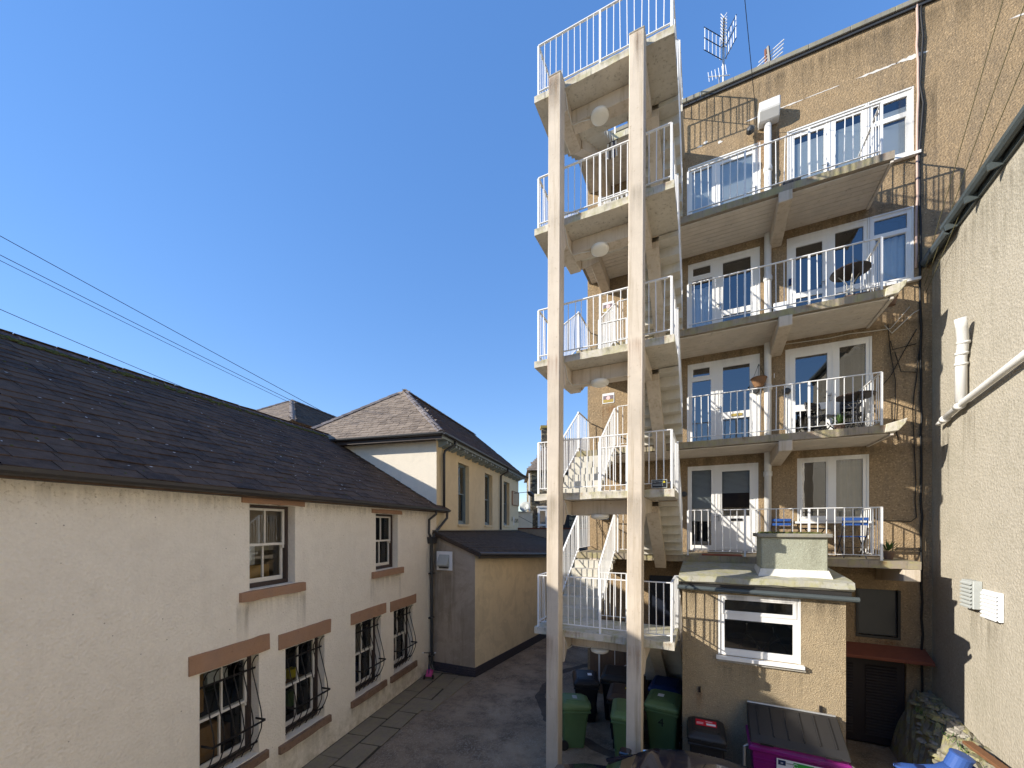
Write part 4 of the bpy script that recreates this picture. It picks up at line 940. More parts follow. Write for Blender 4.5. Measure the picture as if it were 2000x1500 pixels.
upvc('window', *U['b3w'], [(3.36, 3.86, 10.08, 11.02), (3.34, 3.88, 11.12, 11.43)], [('curtain', 3.3, 3.9, 10.15, 11.05, 'curtain')], leaf=[(3.31, 3.91, 10.04, 11.06)])
upvc('door_unit', *U['b2l'], [(-0.26, 0.12, 8.62, 8.82), (-0.28, 0.15, 6.86, 8.5), (0.42, 1.0, 7.62, 8.76), (0.42, 1.0, 6.9, 7.45)], [('slot', .6, .84, 7.5, 7.56, 'label_ochre')], handle=(0.36, 7.7), leaf=[(0.28, 1.14, 6.81, 8.87), (-0.32, 0.17, 8.56, 8.87)])
upvc('door_unit', *U['b2r'], [(1.92, 2.52, 7.6, 8.72), (1.92, 2.52, 6.9, 7.45), (2.74, 3.2, 6.92, 8.8)], [('slot', 2.1, 2.34, 7.5, 7.56, 'label_black')], handle=(2.58, 7.7), leaf=[(1.8, 2.64, 6.81, 8.84)])
upvc('door_unit', *U['b1l'], [(-0.29, 0.16, 4.28, 6.2), (0.4, 1.0, 5.02, 6.14)], [('blind', -0.29, 0.16, 4.9, 6.2, 'blind'), ('panel', 0.4, 1.0, 4.28, 4.84, 'upvc'), ('slot', .58, .84, 4.9, 4.96, 'label_black'), ('blind', .36, 1.04, 5.6, 6.16, 'blind')], handle=(0.33, 4.98), leaf=[(0.27, 1.12, 4.19, 6.25)])
upvc('window', *U['b1r'], [(2.06, 2.5, 5.0, 6.24), (2.68, 3.15, 4.98, 6.26)], [('curtain', 2.68, 3.2, 4.9, 6.3, 'room_wall')], leaf=[(2.0, 2.56, 4.94, 6.3)])
m = MB(); m.box(1.9, FY - 0.06, 4.83, 3.3, FY + 0.02, 4.878); m.build('sill', 'upvc', flats)
m = MB(); m.box(3.2, FY - 0.09, 12.56, 4.06, FY + 0.02, 12.615); m.build('sill', 'upvc', flats); m = MB(); m.box(3.2, FY - 0.09, 9.92, 4.06, FY + 0.02, 9.975); m.build('sill', 'upvc', flats)
# ground floor: louvred store doors, dark boarded window, dark entrance door
m = MB(); m.box(3.03, FY + .05, 2.39, 3.75, FY + .08, 3.38); bwn = m.build('boarded_window', 'dark_glass_board', flats)
m = MB()
for (a, b, c, d) in ((3.02, 3.76, 2.33, 2.38), (3.02, 3.06, 2.38, 3.39), (3.72, 3.76, 2.38, 3.39)): m.box(a, FY - .03, c, b, FY + .05, d)
m.build('frame', 'bin_grey', bwn)
m = MB(); m.box(2.46, FY + .06, 0, 3.85, FY + .1, 1.91); dr = m.build('store_door', 'dark_louvre', flats)
for (a, b) in ((2.55, 2.98), (3.2, 3.72)):
    z = 0.2
    while z < 1.75:
        m = MB(); m.obox((a, FY + .05, z), (b - a, 0, 0), (0, -0.035, -0.025), (0, 0.006, 0.018)); m.build('louvre_slat', 'dark_louvre', dr); z += 0.065
m = MB(); m.prism([(2.3, FY - .002, 2.2), (2.3, FY - .42, 2.02), (2.3, FY - .42, 1.95), (2.3, FY - .002, 2.0)], (1.85, 0, 0)); m.build('canopy', 'terracotta', flats, bevel=0.01)
m = MB(); m.box(-1.34, FY + .06, 0, -0.56, FY + .1, 3.44); ed = m.build('entrance_door', 'dark_blue_door', flats)
m = MB(); m.box(-0.72, FY + .04, 2.0, -0.64, FY + .059, 2.45); m.box(-0.7, FY + .0, 2.1, -0.67, FY + .04, 2.36); m.build('door_pull', 'steel', ed)
x = -2.95
while x < -1.42:
    m = MB(); m.box(x, FY - .035, 0.05, x + .115, FY - .003, 2.15); m.build('cladding_board', 'brown_board', flats); x += 0.12
# rainwater pipe and hopper between the doors
m = MB(); m.tube([(1.36, FY - .09, 14.36), (1.36, FY - .09, 4.12)], 0.075, 14)
for z in (13.2, 10.6, 8.0, 5.95): m.lathe([(0.087, 0), (0.092, .02), (.092, .1), (.087, .12)], (1.36, FY - .09, z), 14)
dp = m.build('downpipe', 'pipe_white', flats, smooth=True)
m = MB(); m.prism([(1.16, FY - .005, 14.72), (1.16, FY - .34, 14.72), (1.16, FY - .34, 14.5), (1.16, FY - .2, 14.34), (1.16, FY - .005, 14.34)], (.42, 0, 0)); m.build('hopper', 'pipe_white', flats, bevel=0.02)
m = MB(); m.lathe([(.06, 0), (.09, .03), (.085, .12), (.02, .16)], (1.0, FY - .09, 14.28), 12, (0, -1, .3)); m.build('security_light', 'pipe_dark', flats)
# balconies
for i, z in enumerate(LEV):
    xr = 3.25 if i else 3.62
    xl = -2.98
    m = MB(); y0 = 9.9
    n = 26; vs = []; fs = []
    rz = random.Random(20 + i)
    # slab with a worn, slightly ragged lower lip
    for k in range(n + 1):
        xx = xl + (xr - xl) * k / n; j = rz.uniform(-.012, .004)
        vs += [(xx, y0, z), (xx, y0 + rz.uniform(0, .006), z - .15 - j), (xx, FY - .003, z - .15), (xx, FY - .003, z)]
    for k in range(n):
        b = 4 * k
        for e in range(4): fs.append((b + e, b + (e + 1) % 4, b + 4 + (e + 1) % 4, b + 4 + e))
    fs += [(3, 2, 1, 0), (4 * n, 4 * n + 1, 4 * n + 2, 4 * n + 3)]
    m.add(vs, fs); bal = m.build('balcony', 'slab_concrete', flats)
    if i:
        yb = 9.98; k = 0
        while yb < FY - 0.03:
            m = MB(); y1 = min(yb + .133, FY - .01)
            m.box(-2.9, yb, z - .176 + rz.uniform(-.003, .003), xr - .06, y1 - .009, z - .152); m.build('soffit_board', 'soffit_board', bal, bevel=0.004); yb += .135
        m = MB(); m.box(xr - .055, 9.93, z - .2, xr - .01, FY - .02, z - .151); m.build('edge_trim', 'soffit_board', bal)
        m = MB(); m.prism([(1.4, 9.86, z - .153), (1.4, 9.86, z - .37), (1.4, FY - .005, z - .5), (1.4, FY - .005, z - .153)], (.24, 0, 0)); m.build('cantilever_beam', 'painted_concrete', bal, bevel=0.01)
        m = MB(); m.prism([(-2.63, 9.9, z - .178), (-2.63, 9.9, z - .42), (-2.63, FY - .005, z - .5), (-2.63, FY - .005, z - .178)], (.24, 0, 0)); m.build('cantilever_beam', 'painted_concrete', bal, bevel=0.01)
    else:
        m = MB(); m.prism([(3.36, 9.86, z - .153), (3.36, 9.86, z - .37), (3.36, FY - .005, z - .5), (3.36, FY - .005, z - .153)], (.24, 0, 0)); m.build('cantilever_beam', 'painted_concrete', bal, bevel=0.01)
        m = MB(); m.prism([(-2.63, 9.9, z - .153), (-2.63, 9.9, z - .42), (-2.63, FY - .005, z - .5), (-2.63, FY - .005, z - .153)], (.24, 0, 0)); m.build('cantilever_beam', 'painted_concrete', bal, bevel=0.01)
    railing(flats, 'balcony_railing', (-0.34, 9.95, z), (3.07, 9.95, z), 1.03, 0.1, 0.142)
    railing(flats, 'balcony_railing', (3.07, 9.95, z), (3.07, FY - .02, z), 1.03, 0.1, 0.142, posts=())
    railing(flats, 'balcony_railing', (-2.94, 9.95, z), (-2.94, FY - .02, z), 1.03, 0.1, 0.125, posts=(0,))
    railing(flats, 'balcony_railing', (-1.93, 9.93, z), (-1.42, 9.93, z), 1.03, 0.1, 0.125)
# lead-white blob at right ends of the middle balconies
for i, z in enumerate(LEV[1:3]):
    m = MB(); m.prism([(3.1, 9.885, z - .15), (3.3, 9.885, z - .13), (3.4, 9.885, z + .0), (3.43, 9.885, z + .1), (3.3, 9.885, z + .06), (3.12, 9.885, z + .01)], (0, 1.0, 0)); m.build('beam_end', 'landing_concrete', flats, bevel=0.01)
# wall lamps / doorbells
for (lx, lz) in ((-0.47, 5.6), (1.12, 8.05), (1.75, 7.95)):
    m = MB(); m.lathe([(.07, 0), (.075, .03), (.06, .055), (.02, .06)], (lx, FY - .003, lz), 14, (0, -1, 0)); m.build('bulkhead_lamp', 'pipe_dark', flats)
m = MB(); m.box(1.47, FY - .14, 9.66, 1.73, FY - .003, 10.02); m.build('meter_box', 'vent_white', flats, bevel=0.008)
m = MB(); m.box(1.62, FY - .16, 12.4, 1.74, FY - .003, 12.62); m.build('meter_box', 'bin_grey', flats); text('house_number', '7', .16, facing((1.52, FY - .004, 12.66), (1, 0, 0), (0, -1, 0)), 'vent_white', flats); text('house_number', '1', .16, facing((1.5, FY - .004, 8.35), (1, 0, 0), (0, -1, 0)), 'vent_white', flats)
# two enamel notices on the wall behind the stair
for nz in (10.95, 8.37):
    sg = thing('notice', 'small white-framed notice on stair wall, %s of two' % ('upper' if nz > 9 else 'lower'), 'sign', (-2.43, FY, nz), group='notices on the stair wall')
    MB().box(-2.6, FY - .012, nz - .13, -2.27, FY - .002, nz + .15).build('plate', 'label_white', sg)
    MB().box(-2.58, FY - .015, nz - .02, -2.29, FY - .0125, nz + .085).build('upper_print', 'label_grey', sg); MB().box(-2.58, FY - .015, nz - .11, -2.29, FY - .0125, nz - .021).build('lower_print', 'label_ochre', sg)
    MB().lathe([(.055, 0), (.055, .003)], (-2.435, FY - .016, nz + .015), 16, (0, -1, 0)).build('disc', 'label_pink', sg)
# cables clipped to the facade
def wob(pts, r, name, mat, par, n=6, amp=.012, seed=1):
    q = random.Random(seed); out = []
    for a, b in zip(pts[:-1], pts[1:]):
        a = Vector(a); b = Vector(b); k = max(1, int((b - a).length / .35))
        for i in range(k): out.append(a.lerp(b, i / k) + Vector((q.uniform(-amp, amp), q.uniform(-amp, 0), q.uniform(-amp, amp))))
    out.append(Vector(pts[-1])); return MB().tube(out, r, n).build(name, mat, par, smooth=True)
yc = FY - .03
wob([(4.02, yc, 15.9), (4.02, yc, 12.4), (4.0, yc, 10.2)], .022, 'cable', 'cable_pale', flats)
wob([(4.07, yc, 15.9), (4.1, yc, 15.0), (4.06, yc, 14.0), (4.1, yc, 13.6), (4.05, yc, 12.3), (4.07, yc, 9.2), (4.08, yc, 6.0), (4.1, yc, .4)], .02, 'cable', 'cable_black', flats, seed=2)
wob([(4.05, yc, 10.3), (4.1, yc, 9.0), (3.95, yc, 7.2), (4.0, yc, 4.95), (3.92, yc, 4.86), (3.4, yc, 4.9), (3.32, yc, 4.95)], .009, 'cable', 'cable_black', flats, seed=3)
wob([(3.5, yc, 9.1), (3.62, yc, 8.9), (3.95, yc, 9.25), (4.05, yc, 9.3)], .01, 'cable', 'cable_white', flats, seed=4)
wob([(1.5, yc, 9.05), (2.2, yc, 9.02), (2.9, yc, 9.04), (3.6, yc, 9.0), (3.9, yc, 9.4)], .008, 'cable', 'cable_white', flats, seed=5)
wob([(4.0, yc, 8.9), (3.6, yc, 8.0), (3.42, yc, 7.75)], .008, 'cable', 'cable_black', flats, seed=6); wob([(3.55, yc, 9.1), (3.6, yc, 8.5), (3.68, yc, 7.9), (3.66, yc, 7.0), (3.72, yc, 6.6)], .008, 'cable', 'cable_black', flats, seed=7)
wob([(3.6, yc, 8.75), (3.62, yc, 8.55), (4.0, yc, 8.6)], .008, 'cable', 'cable_black', flats, seed=8); wob([(3.66, yc, 8.5), (3.75, yc, 8.05), (4.0, yc, 8.0)], .008, 'cable', 'cable_black', flats, seed=9)
wob([(-2.7, yc, 6.9), (-2.75, yc, 4.9), (-2.5, yc, 4.4)], .009, 'cable', 'cable_black', flats, seed=10); MB().box(-2.6, FY - .1, 4.95, -2.4, FY - .003, 5.15).build('junction_box', 'pipe_dark', flats)
wob([(-2.5, yc, 5.0), (-2.2, yc, 4.85), (-1.5, yc, 4.8)], .009, 'cable', 'cable_black', flats, seed=11)
# ---------------------------------------------------------------- external concrete stair tower
LT_ = [2.8, 5.4, 8.0, 10.6, 13.2]
stair = thing('external_staircase', 'tall open concrete staircase on two slim columns with white steel railings', 'staircase', (-1.75, 8.5, 0))
for (a, b) in ((-2.645, -2.405), (-1.185, -0.935)):
    m = MB(); zs = [0, 2.6, 5.3, 8, 10.5, 13.12]; vs = []; fs = []
    rz = random.Random(int(a * 100))
    for z in zs:
        sft = 0.055 * (z / 13.1) - 0.02
        vs += [(a + sft, 6.9, z), (b + sft, 6.9, z), (b + sft, 7.148, z), (a + sft, 7.148, z)]
    for k in range(len(zs) - 1):
        for e in range(4): fs.append((4 * k + e, 4 * k + (e + 1) % 4, 4 * k + 4 + (e + 1) % 4, 4 * k + 4 + e))
    fs += [(3, 2, 1, 0), tuple(len(vs) - 4 + e for e in range(4))]
    m.add(vs, fs); m.build('column', 'painted_concrete', stair, bevel=0.012)
    m = MB(); m.box(a + .03, 6.895, 13.121, b + .04, 7.15, 13.15); m.build('column_cap', 'landing_concrete', stair, bevel=0.01)
GO = 1.65 / 6; RI = 1.3 / 7
step_mb = MB(); step_mb.box(-0.475, 0.0, -0.06, 0.475, GO + 0.05, 0.0); step_mb.box(-0.475, 0.0, -RI, 0.475, 0.05, -0.06)
STEP = unit_mesh('step', step_mb, 'step_concrete')
def flight(x, y0, z0, sgn, n=7, go=GO, rise=RI, x0b=None):
    """n risers from floor z0 at y0; sgn +1 climbs away from the viewer, -1 towards"""
    xc = x; m = MB(); yb = y0 + sgn * go * (n - 1); dz = rise * n
    s0 = (y0 - sgn * .02, z0 - .20); s1 = (yb + sgn * .05, z0 + dz - .20)
    m.prism([(xc - .12, s0[0], s0[1] - .12), (xc - .12, s1[0], s1[1] - .17), (xc - .12, s1[0], s1[1] + .07), (xc - .12, s0[0], s0[1] + .14)], (.24, 0, 0))
    f = m.build('flight', 'painted_concrete', stair)
    for k in range(n - 1):
        M = Matrix.Translation((xc, y0 + sgn * go * k, z0 + rise * (k + 1)))
        if sgn < 0: M = M @ Matrix.Rotation(math.pi, 4, 'Z')
        place(STEP, M, 'step', f)
    m = MB(); k = n - 1; ya = y0 + sgn * go * k; m.box(xc - .475, min(ya, ya + sgn * .05), z0 + rise * k, xc + .475, max(ya, ya + sgn * .05), z0 + rise * n - .16); m.build('riser', 'step_concrete', f)
    return f
XL, XR = -2.475, -0.925
for i, z in enumerate(LT_):
    rz = random.Random(50 + i)
    n = 20; vs = []; fs = []; x0, x1, y0, y1 = -3.0, -0.45, 7.15, 8.3
    for k in range(n + 1):
        xx = x0 + (x1 - x0) * k / n; j = rz.uniform(-.008, .006)
        vs += [(xx, y0 + rz.uniform(-.004, .004), z - rz.uniform(0, .012)), (xx, y0 + rz.uniform(-.004, .004), z - .135 + j), (xx, y1, z - .135), (xx, y1, z)]
    for k in range(n):
        b = 4 * k
        for e in range(4): fs.append((b + e, b + (e + 1) % 4, b + 4 + (e + 1) % 4, b + 4 + e))
    fs += [(3, 2, 1, 0), (4 * n, 4 * n + 1, 4 * n + 2, 4 * n + 3)]
    m = MB(); m.add(vs, fs); lan = m.build('landing', 'landing_concrete', stair)
    for (a, b) in ((-2.62, -2.38), (-1.165, -0.925)):
        m = MB(); m.prism([(a, 7.15, z - .137), (a, 7.15, z - .62), (a, 7.3, z - .42), (a, 8.28, z - .36), (a, 8.28, z - .137)], (b - a, 0, 0)); m.build('landing_beam', 'painted_concrete', lan, bevel=0.01)
    m = MB(); m.box(-2.378, 7.6, z - .41, -1.167, 7.85, z - .138); m.build('cross_beam', 'painted_concrete', lan, bevel=0.01)
    m = MB(); lc = (-1.83, 7.66, z - .413)
    m.lathe([(.17, 0), (.175, -.03), (.165, -.06), (.12, -.085), (.02, -.095)], lc, 24); lamp = m.build('bulkhead_light', 'lamp_white', lan, smooth=True)
    m = MB(); m.tube([(-2.36, 7.62, z - .415), (-2.2, 7.62, z - .42), (-2.02, 7.65, z - .425)], .009, 6); m.tube([(-2.37, 7.16, z - .2), (-2.37, 7.3, z - .4), (-2.37, 7.6, z - .42)], .009, 6); m.build('cable', 'cable_white', lan)
    h = 1.0
    railing(stair, 'landing_railing', (-2.93, 7.2, z), (-0.5, 7.2, z), h, 0.1, 0.122)
    railing(stair, 'landing_railing', (-2.93, 7.2, z), (-2.93, 8.27, z), h, 0.1, 0.122, posts=(1,), mid_posts=False)
    railing(stair, 'landing_railing', (-0.5, 7.2, z), (-0.5, 8.27, z), h, 0.1, 0.122, posts=(1,), mid_posts=False)
    railing(stair, 'landing_railing', (-1.98, 8.24, z), (-1.42, 8.24, z), h, 0.1, 0.122, mid_posts=False)
    if i < 4:
        flight(XL, 8.3, z, 1)
        railing(stair, 'flight_railing', (-2.93, 8.3, z + .12), (-2.93, 9.93, z + 1.3), h, 0.1, 0.125, mid_posts=False)
        railing(stair, 'flight_railing', (-2.0, 8.3, z + .12), (-2.0, 9.93, z + 1.3), h, 0.1, 0.125, mid_posts=False)
    if i > 0:
        flight(XR, 9.9, z - 1.3, -1)
        railing(stair, 'flight_railing', (-1.4, 9.9, z - 1.18), (-1.4, 8.28, z), h, 0.1, 0.125, mid_posts=False)
        railing(stair, 'flight_railing', (-0.47, 9.9, z - 1.18), (-0.47, 8.28, z), h, 0.1, 0.125, mid_posts=False)
# last flight to the roof landing
flight(XL, 8.3, 13.2, 1)
railing(stair, 'flight_railing', (-2.93, 8.3, 13.32), (-2.93, 9.93, 14.5), 1.0, 0.1, 0.125, mid_posts=False)
m = MB(); m.box(-2.98, 9.9, 14.35, -0.45, FY - .003, 14.5); rl = m.build('roof_landing', 'landing_concrete', stair)
yb = 9.98
while yb < FY - .05:
    m = MB(); m.box(-2.9, yb, 14.326, -0.5, yb + .126, 14.348); m.build('soffit_board', 'soffit_board', rl); yb += .135
m = MB(); m.prism([(-2.6, 9.9, 14.325), (-2.6, 9.9, 14.1), (-2.6, FY - .005, 14.0), (-2.6, FY - .005, 14.325)], (.24, 0, 0)); m.build('landing_beam', 'painted_concrete', rl)
railing(stair, 'roof_railing', (-0.52, 9.95, 14.5), (-0.52, FY + .1, 14.5), 1.56, 0.92, 0.14)
railing(stair, 'roof_railing', (-2.0, 9.95, 14.5), (-0.52, 9.95, 14.5), 1.56, 0.92, 0.14, posts=(0,))
# ground flight up to the first landing
flight(XR, 8.3 + GO * 14, 0.0, -1, n=15, rise=2.8 / 15)
railing(stair, 'flight_railing', (-0.47, 11.1, 0.9), (-0.47, 8.28, 2.8), 1.0, 0.1, 0.14, mid_posts=False)
railing(stair, 'ground_handrail', (-2.55, 10.6, 0.55), (-1.75, 10.75, 1.05), 0.8, 0.1, 0.4, mid_posts=False)
# black plate with yellow triangle on the second landing
sg = thing('warning_plate', 'black framed plate with small yellow triangle on second stair landing', 'sign', (-0.68, 7.15, 5.41))
MB().box(-0.815, 7.135, 5.41, -0.565, 7.147, 5.555).build('frame', 'vent_grey', sg); MB().box(-0.803, 7.131, 5.42, -0.577, 7.1345, 5.545).build('plate', 'label_black', sg)
m = MB(); m.prism([(-0.635, 7.129, 5.5), (-0.59, 7.129, 5.5), (-0.6125, 7.129, 5.537)], (0, .0015, 0)); m.build('triangle', 'label_yellow', sg)
text('lettering', 'CAR PARK', .036, facing((-0.715, 7.129, 5.515), (1, 0, 0), (0, -1, 0)), 'vent_grey', sg, .0005)
for zz in (5.475, 5.455): MB().box(-0.79, 7.129, zz, -0.63, 7.1305, zz + .006).build('print_line', 'vent_grey', sg)
# small peg bundle hung under the top landing
pg = thing('hanging_pegs', 'bundle of striped pegs hung below the top landing', 'pegs', (-1.7, 8.15, 12.72))
for k in range(5):
    m = MB(); m.tube([(-1.78 + .04 * k, 8.15, 12.62), (-1.785 + .045 * k, 8.16, 12.32 - .02 * (k % 2))], .014, 6); m.build('peg', ('vent_white', 'chair_dark', 'vent_white', 'label_navy', 'vent_white')[k], pg)
MB().tube([(-1.8, 8.15, 12.63), (-1.58, 8.15, 12.63)], .008, 6).build('peg_rail', 'iron', pg)
MB().tube([(-1.7, 8.15, 12.63), (-1.7, 8.15, 12.85)], .004, 5).build('string', 'cable_black', pg)
# ---------------------------------------------------------------- rendered outhouse in front of the flats
OY = 8.3
oh = thing('flat_roofed_outhouse', 'small tan rendered outhouse with white window and mossy flat roof', 'outbuilding', (0.87, 9.1, 0))
ow = (0.23, 1.5, 2.37, 3.5)
m = MB(); m.wall((0, OY, 0), (1, 0, 0), (0, -1, 0), -0.38, 2.11, 0, 3.62, [ow], 0.1)
m.quad((-0.38, OY, 0), (-0.38, FY, 0), (-0.38, FY, 3.62), (-0.38, OY, 3.62)); m.quad((2.11, OY, 0), (2.11, FY, 0), (2.11, FY, 3.62), (2.11, OY, 3.62)); m.build('wall', 'outhouse_render', oh)
m = MB(); rz = random.Random(31); n = 12; vs = []; fs = []
for k in range(n + 1):
    xx = -0.44 + 2.64 * k / n; j = rz.uniform(-.012, .012)
    vs += [(xx, OY - .1 + j * .5, 3.83 + j), (xx, OY - .13 + j * .5, 3.73 + j), (xx, OY - .08, 3.69), (xx, 9.96, 3.74), (xx, 9.96, 3.96), (xx, OY + .1, 3.86 + j)]
for k in range(n):
    for e in range(6): fs.append((6 * k + e, 6 * k + (e + 1) % 6, 6 * k + 6 + (e + 1) % 6, 6 * k + 6 + e))
fs += [(5, 4, 3, 2, 1, 0), tuple(6 * n + e for e in range(6))]
m.add(vs, fs); orf = m.build('roof', 'roof_felt', oh)
m = MB(); m.box(-0.42, OY - .06, 3.56, 2.17, OY - .002, 3.685); m.build('fascia', 'bin_grey', oh)
m = MB(); m.tube([(-0.46, OY - .085, 3.6), (2.26, OY - .085, 3.56)], .045, 10); m.build('gutter', 'gutter_teal', oh)
upvc('window', *ow, [(0.34, 1.39, 3.2, 3.4), (0.34, 1.39, 2.5, 3.04)], Y=OY, parent=oh, leaf=[(0.29, 1.44, 3.14, 3.46)], gm='glass_old')
m = MB(); m.box(0.2, OY - .09, 2.31, 1.54, OY + .02, 2.366); m.build('sill', 'upvc', oh)
m = MB(); m.box(0.22, OY - .05, 2.26, 1.56, OY - .002, 2.309); m.build('sub_sill', 'cement', oh)
for px_ in (-0.1, 1.75): MB().box(px_, OY - .05, 1.62, px_ + .04, OY - .002, 1.72).build('wall_hook', 'iron', oh)
# square capped stack on the outhouse roof
st = thing('rendered_stack', 'square grey-green rendered stack with dark slab cap on outhouse roof', 'chimney', (1.45, 8.8, 3.85))
m = MB(); m.box(0.94, 8.5, 3.8, 1.92, 9.25, 4.56); m.build('body', 'cowl_render', st, bevel=0.015)
m = MB(); m.prism([(0.88, 8.42, 3.835), (1.98, 8.42, 3.835), (1.93, 8.49, 3.99), (0.93, 8.49, 3.99)], (0, .9, 0)); m.build('skirting', 'white_trim', st)
m = MB(); m.box(0.88, 8.44, 4.561, 1.98, 9.31, 4.63); m.build('cap', 'coping', st, bevel=0.012)
m = MB(); rz = random.Random(8)
for k in range(140):
    s = rz.uniform(.015, .045); m.lathe([(s, 0), (s * .9, s * .4), (s * .3, s * .7)], (rz.uniform(.95, 1.85), rz.uniform(8.47, 9.25), 4.63), 6)
stuff(m.build('moss_cushions', 'moss', st, smooth=True))
# bicycle stored inside, seen through the outhouse window
bk = thing('bicycle', 'bicycle stored inside the outhouse behind the window', 'bicycle', (1.0, 8.95, 1.85))
for wx in (0.62, 1.42):
    m = MB(); pts = [(wx + .3 * math.cos(a), 8.95, 2.35 + .3 * math.sin(a)) for a in [2 * math.pi * k / 24 for k in range(25)]]; m.tube(pts, .018, 6, caps=False); m.build('wheel', 'rubber', bk)
m = MB(); m.tube([(.62, 8.95, 2.35), (.75, 8.95, 2.75), (1.2, 8.95, 2.72), (1.0, 8.95, 2.35), (.75, 8.95, 2.7)], .018, 6); m.tube([(1.42, 8.95, 2.35), (1.0, 8.95, 2.35)], .014, 6); m.tube([(1.42, 8.95, 2.35), (1.2, 8.95, 2.72), (1.18, 8.95, 2.85)], .014, 6); m.build('frame', 'chrome', bk)
m = MB(); m.tube([(.75, 8.95, 2.75), (.73, 8.95, 2.88)], .014, 6); m.tube([(.73, 8.75, 2.9), (.73, 9.15, 2.9)], .014, 6); m.build('handlebar', 'chrome', bk)
MB().box(1.05, 8.9, 2.85, 1.3, 9.0, 2.9).build('saddle', 'rubber', bk); MB().box(.3, 8.6, 1.8, 1.8, 9.4, 1.84).build('stand', 'room_dark', bk)
# ---------------------------------------------------------------- rendered building on the far right
RW = lambda y: 4.26 + 0.06 * (y - FY)
rdir = Vector((0.06, 1, 0)).normalized(); rn = Vector((-1, 0.06, 0)).normalized()
RP = lambda y, z, q=0.0: Vector((RW(y), y, z)) + rn * q
rb = thing('pale_rendered_building', 'pale rough-rendered building wall with dark gutter on the right edge', 'building', (6, 7, 0))
m = MB(); m.quad(RP(3.6, 0), RP(FY - .004, 0), RP(FY - .004, 10.36), RP(3.6, 10.36)); m.quad(RP(3.6, 0), RP(3.6, 0) + Vector((7, 0, 0)), RP(3.6, 10.36) + Vector((7, 0, 0)), RP(3.6, 10.36)); m.build('wall', 'right_render', rb)
m = MB(); a0, a1 = RP(3.5, 10.42, .12), RP(FY - .01, 10.42, .12); m.prism([a0, a1, a1 + Vector((4, 0, 2.4)), a0 + Vector((4, 0, 2.4))], (0, 0, -.1)); m.build('roof', 'slate_dark', rb)
m = MB(); m.prism([RP(3.6, 10.24, .002), RP(3.6, 10.24, .05), RP(3.6, 10.4, .05), RP(3.6, 10.4, .002)], rdir * (FY - 3.62)); m.build('fascia', 'gutter_teal', rb)
prg = [(0.0, 0.0), (0.01, -0.06), (0.05, -0.095), (0.1, -0.085), (0.135, -0.04), (0.14, 0.02), (0.13, 0.02), (0.12, -0.03), (0.05, -0.08), (0.02, -0.05), (0.01, 0.0)]
for (y0, y1, z) in ((3.6, 10.25, 10.4), (10.1, FY - .03, 10.26)):
    m = MB(); m.prism([RP(y0, z + b, .06 + a) for a, b in prg], rdir * (y1 - y0)); m.build('gutter', 'gutter_teal', rb)
for y in (8.6, 9.3, 10.0, 10.7): m = MB(); m.prism([RP(y, 10.24, .004), RP(y, 10.2, .2), RP(y, 10.3, .21), RP(y, 10.42, .004)], rdir * .03); m.build('gutter_bracket', 'gutter_teal', rb)
m = MB(); m.tube([RP(10.4, 6.8, .1), RP(9.7, 6.92, .1), RP(8.5, 7.06, .1), RP(7.0, 7.24, .1)], .055, 12); m.tube([RP(10.42, 6.795, .1), RP(10.62, 6.76, .1)], .04, 10)
m.lathe([(.07, 0), (.07, .14)], RP(9.85, 6.9, .1), 12, -rdir); m.lathe([(.07, 0), (.07, .12)], RP(10.4, 6.8, .1), 12, -rdir)
m.tube([RP(9.72, 6.95, .1), RP(9.72, 7.72, .1), RP(9.66, 7.9, .1), RP(9.6, 8.04, .12), RP(9.52, 8.2, .16), RP(9.46, 8.34, .2)], .075, 14)
for (y, z) in ((9.72, 7.6), (9.7, 7.78), (9.64, 7.95)): m.lathe([(.088, 0), (.088, .04)], RP(y, z, .1), 14, (0, -.2, 1))
m.build('waste_pipe', 'pipe_white', rb, smooth=True)
for (y, z0, z1, w_, mt, lab) in ((9.48, 3.37, 3.84, .4, 'vent_grey', 'grey louvred wall vent with weathered slats'), (8.93, 3.28, 3.73, .5, 'vent_white', 'white louvred wall vent nearest the right edge')):
    vv = thing('wall_vent', lab, 'vent', RP(y, z0)); q = .11 if mt == 'vent_grey' else .05
    m = MB(); m.obox(RP(y - w_ / 2, z0, .002), rdir * w_, rn * q, Vector((0, 0, z1 - z0))); m.build('housing', mt, vv, bevel=.008)
    n = 7
    for k in range(n):
        z = z0 + .035 + (z1 - z0 - .08) * k / (n - 1); m = MB(); m.obox(RP(y - w_ / 2 + .03, z, q + .003), rdir * (w_ - .06), rn * .028 + Vector((0, 0, -.028)), rn * .004 + Vector((0, 0, .022))); m.build('louvre', mt, vv)
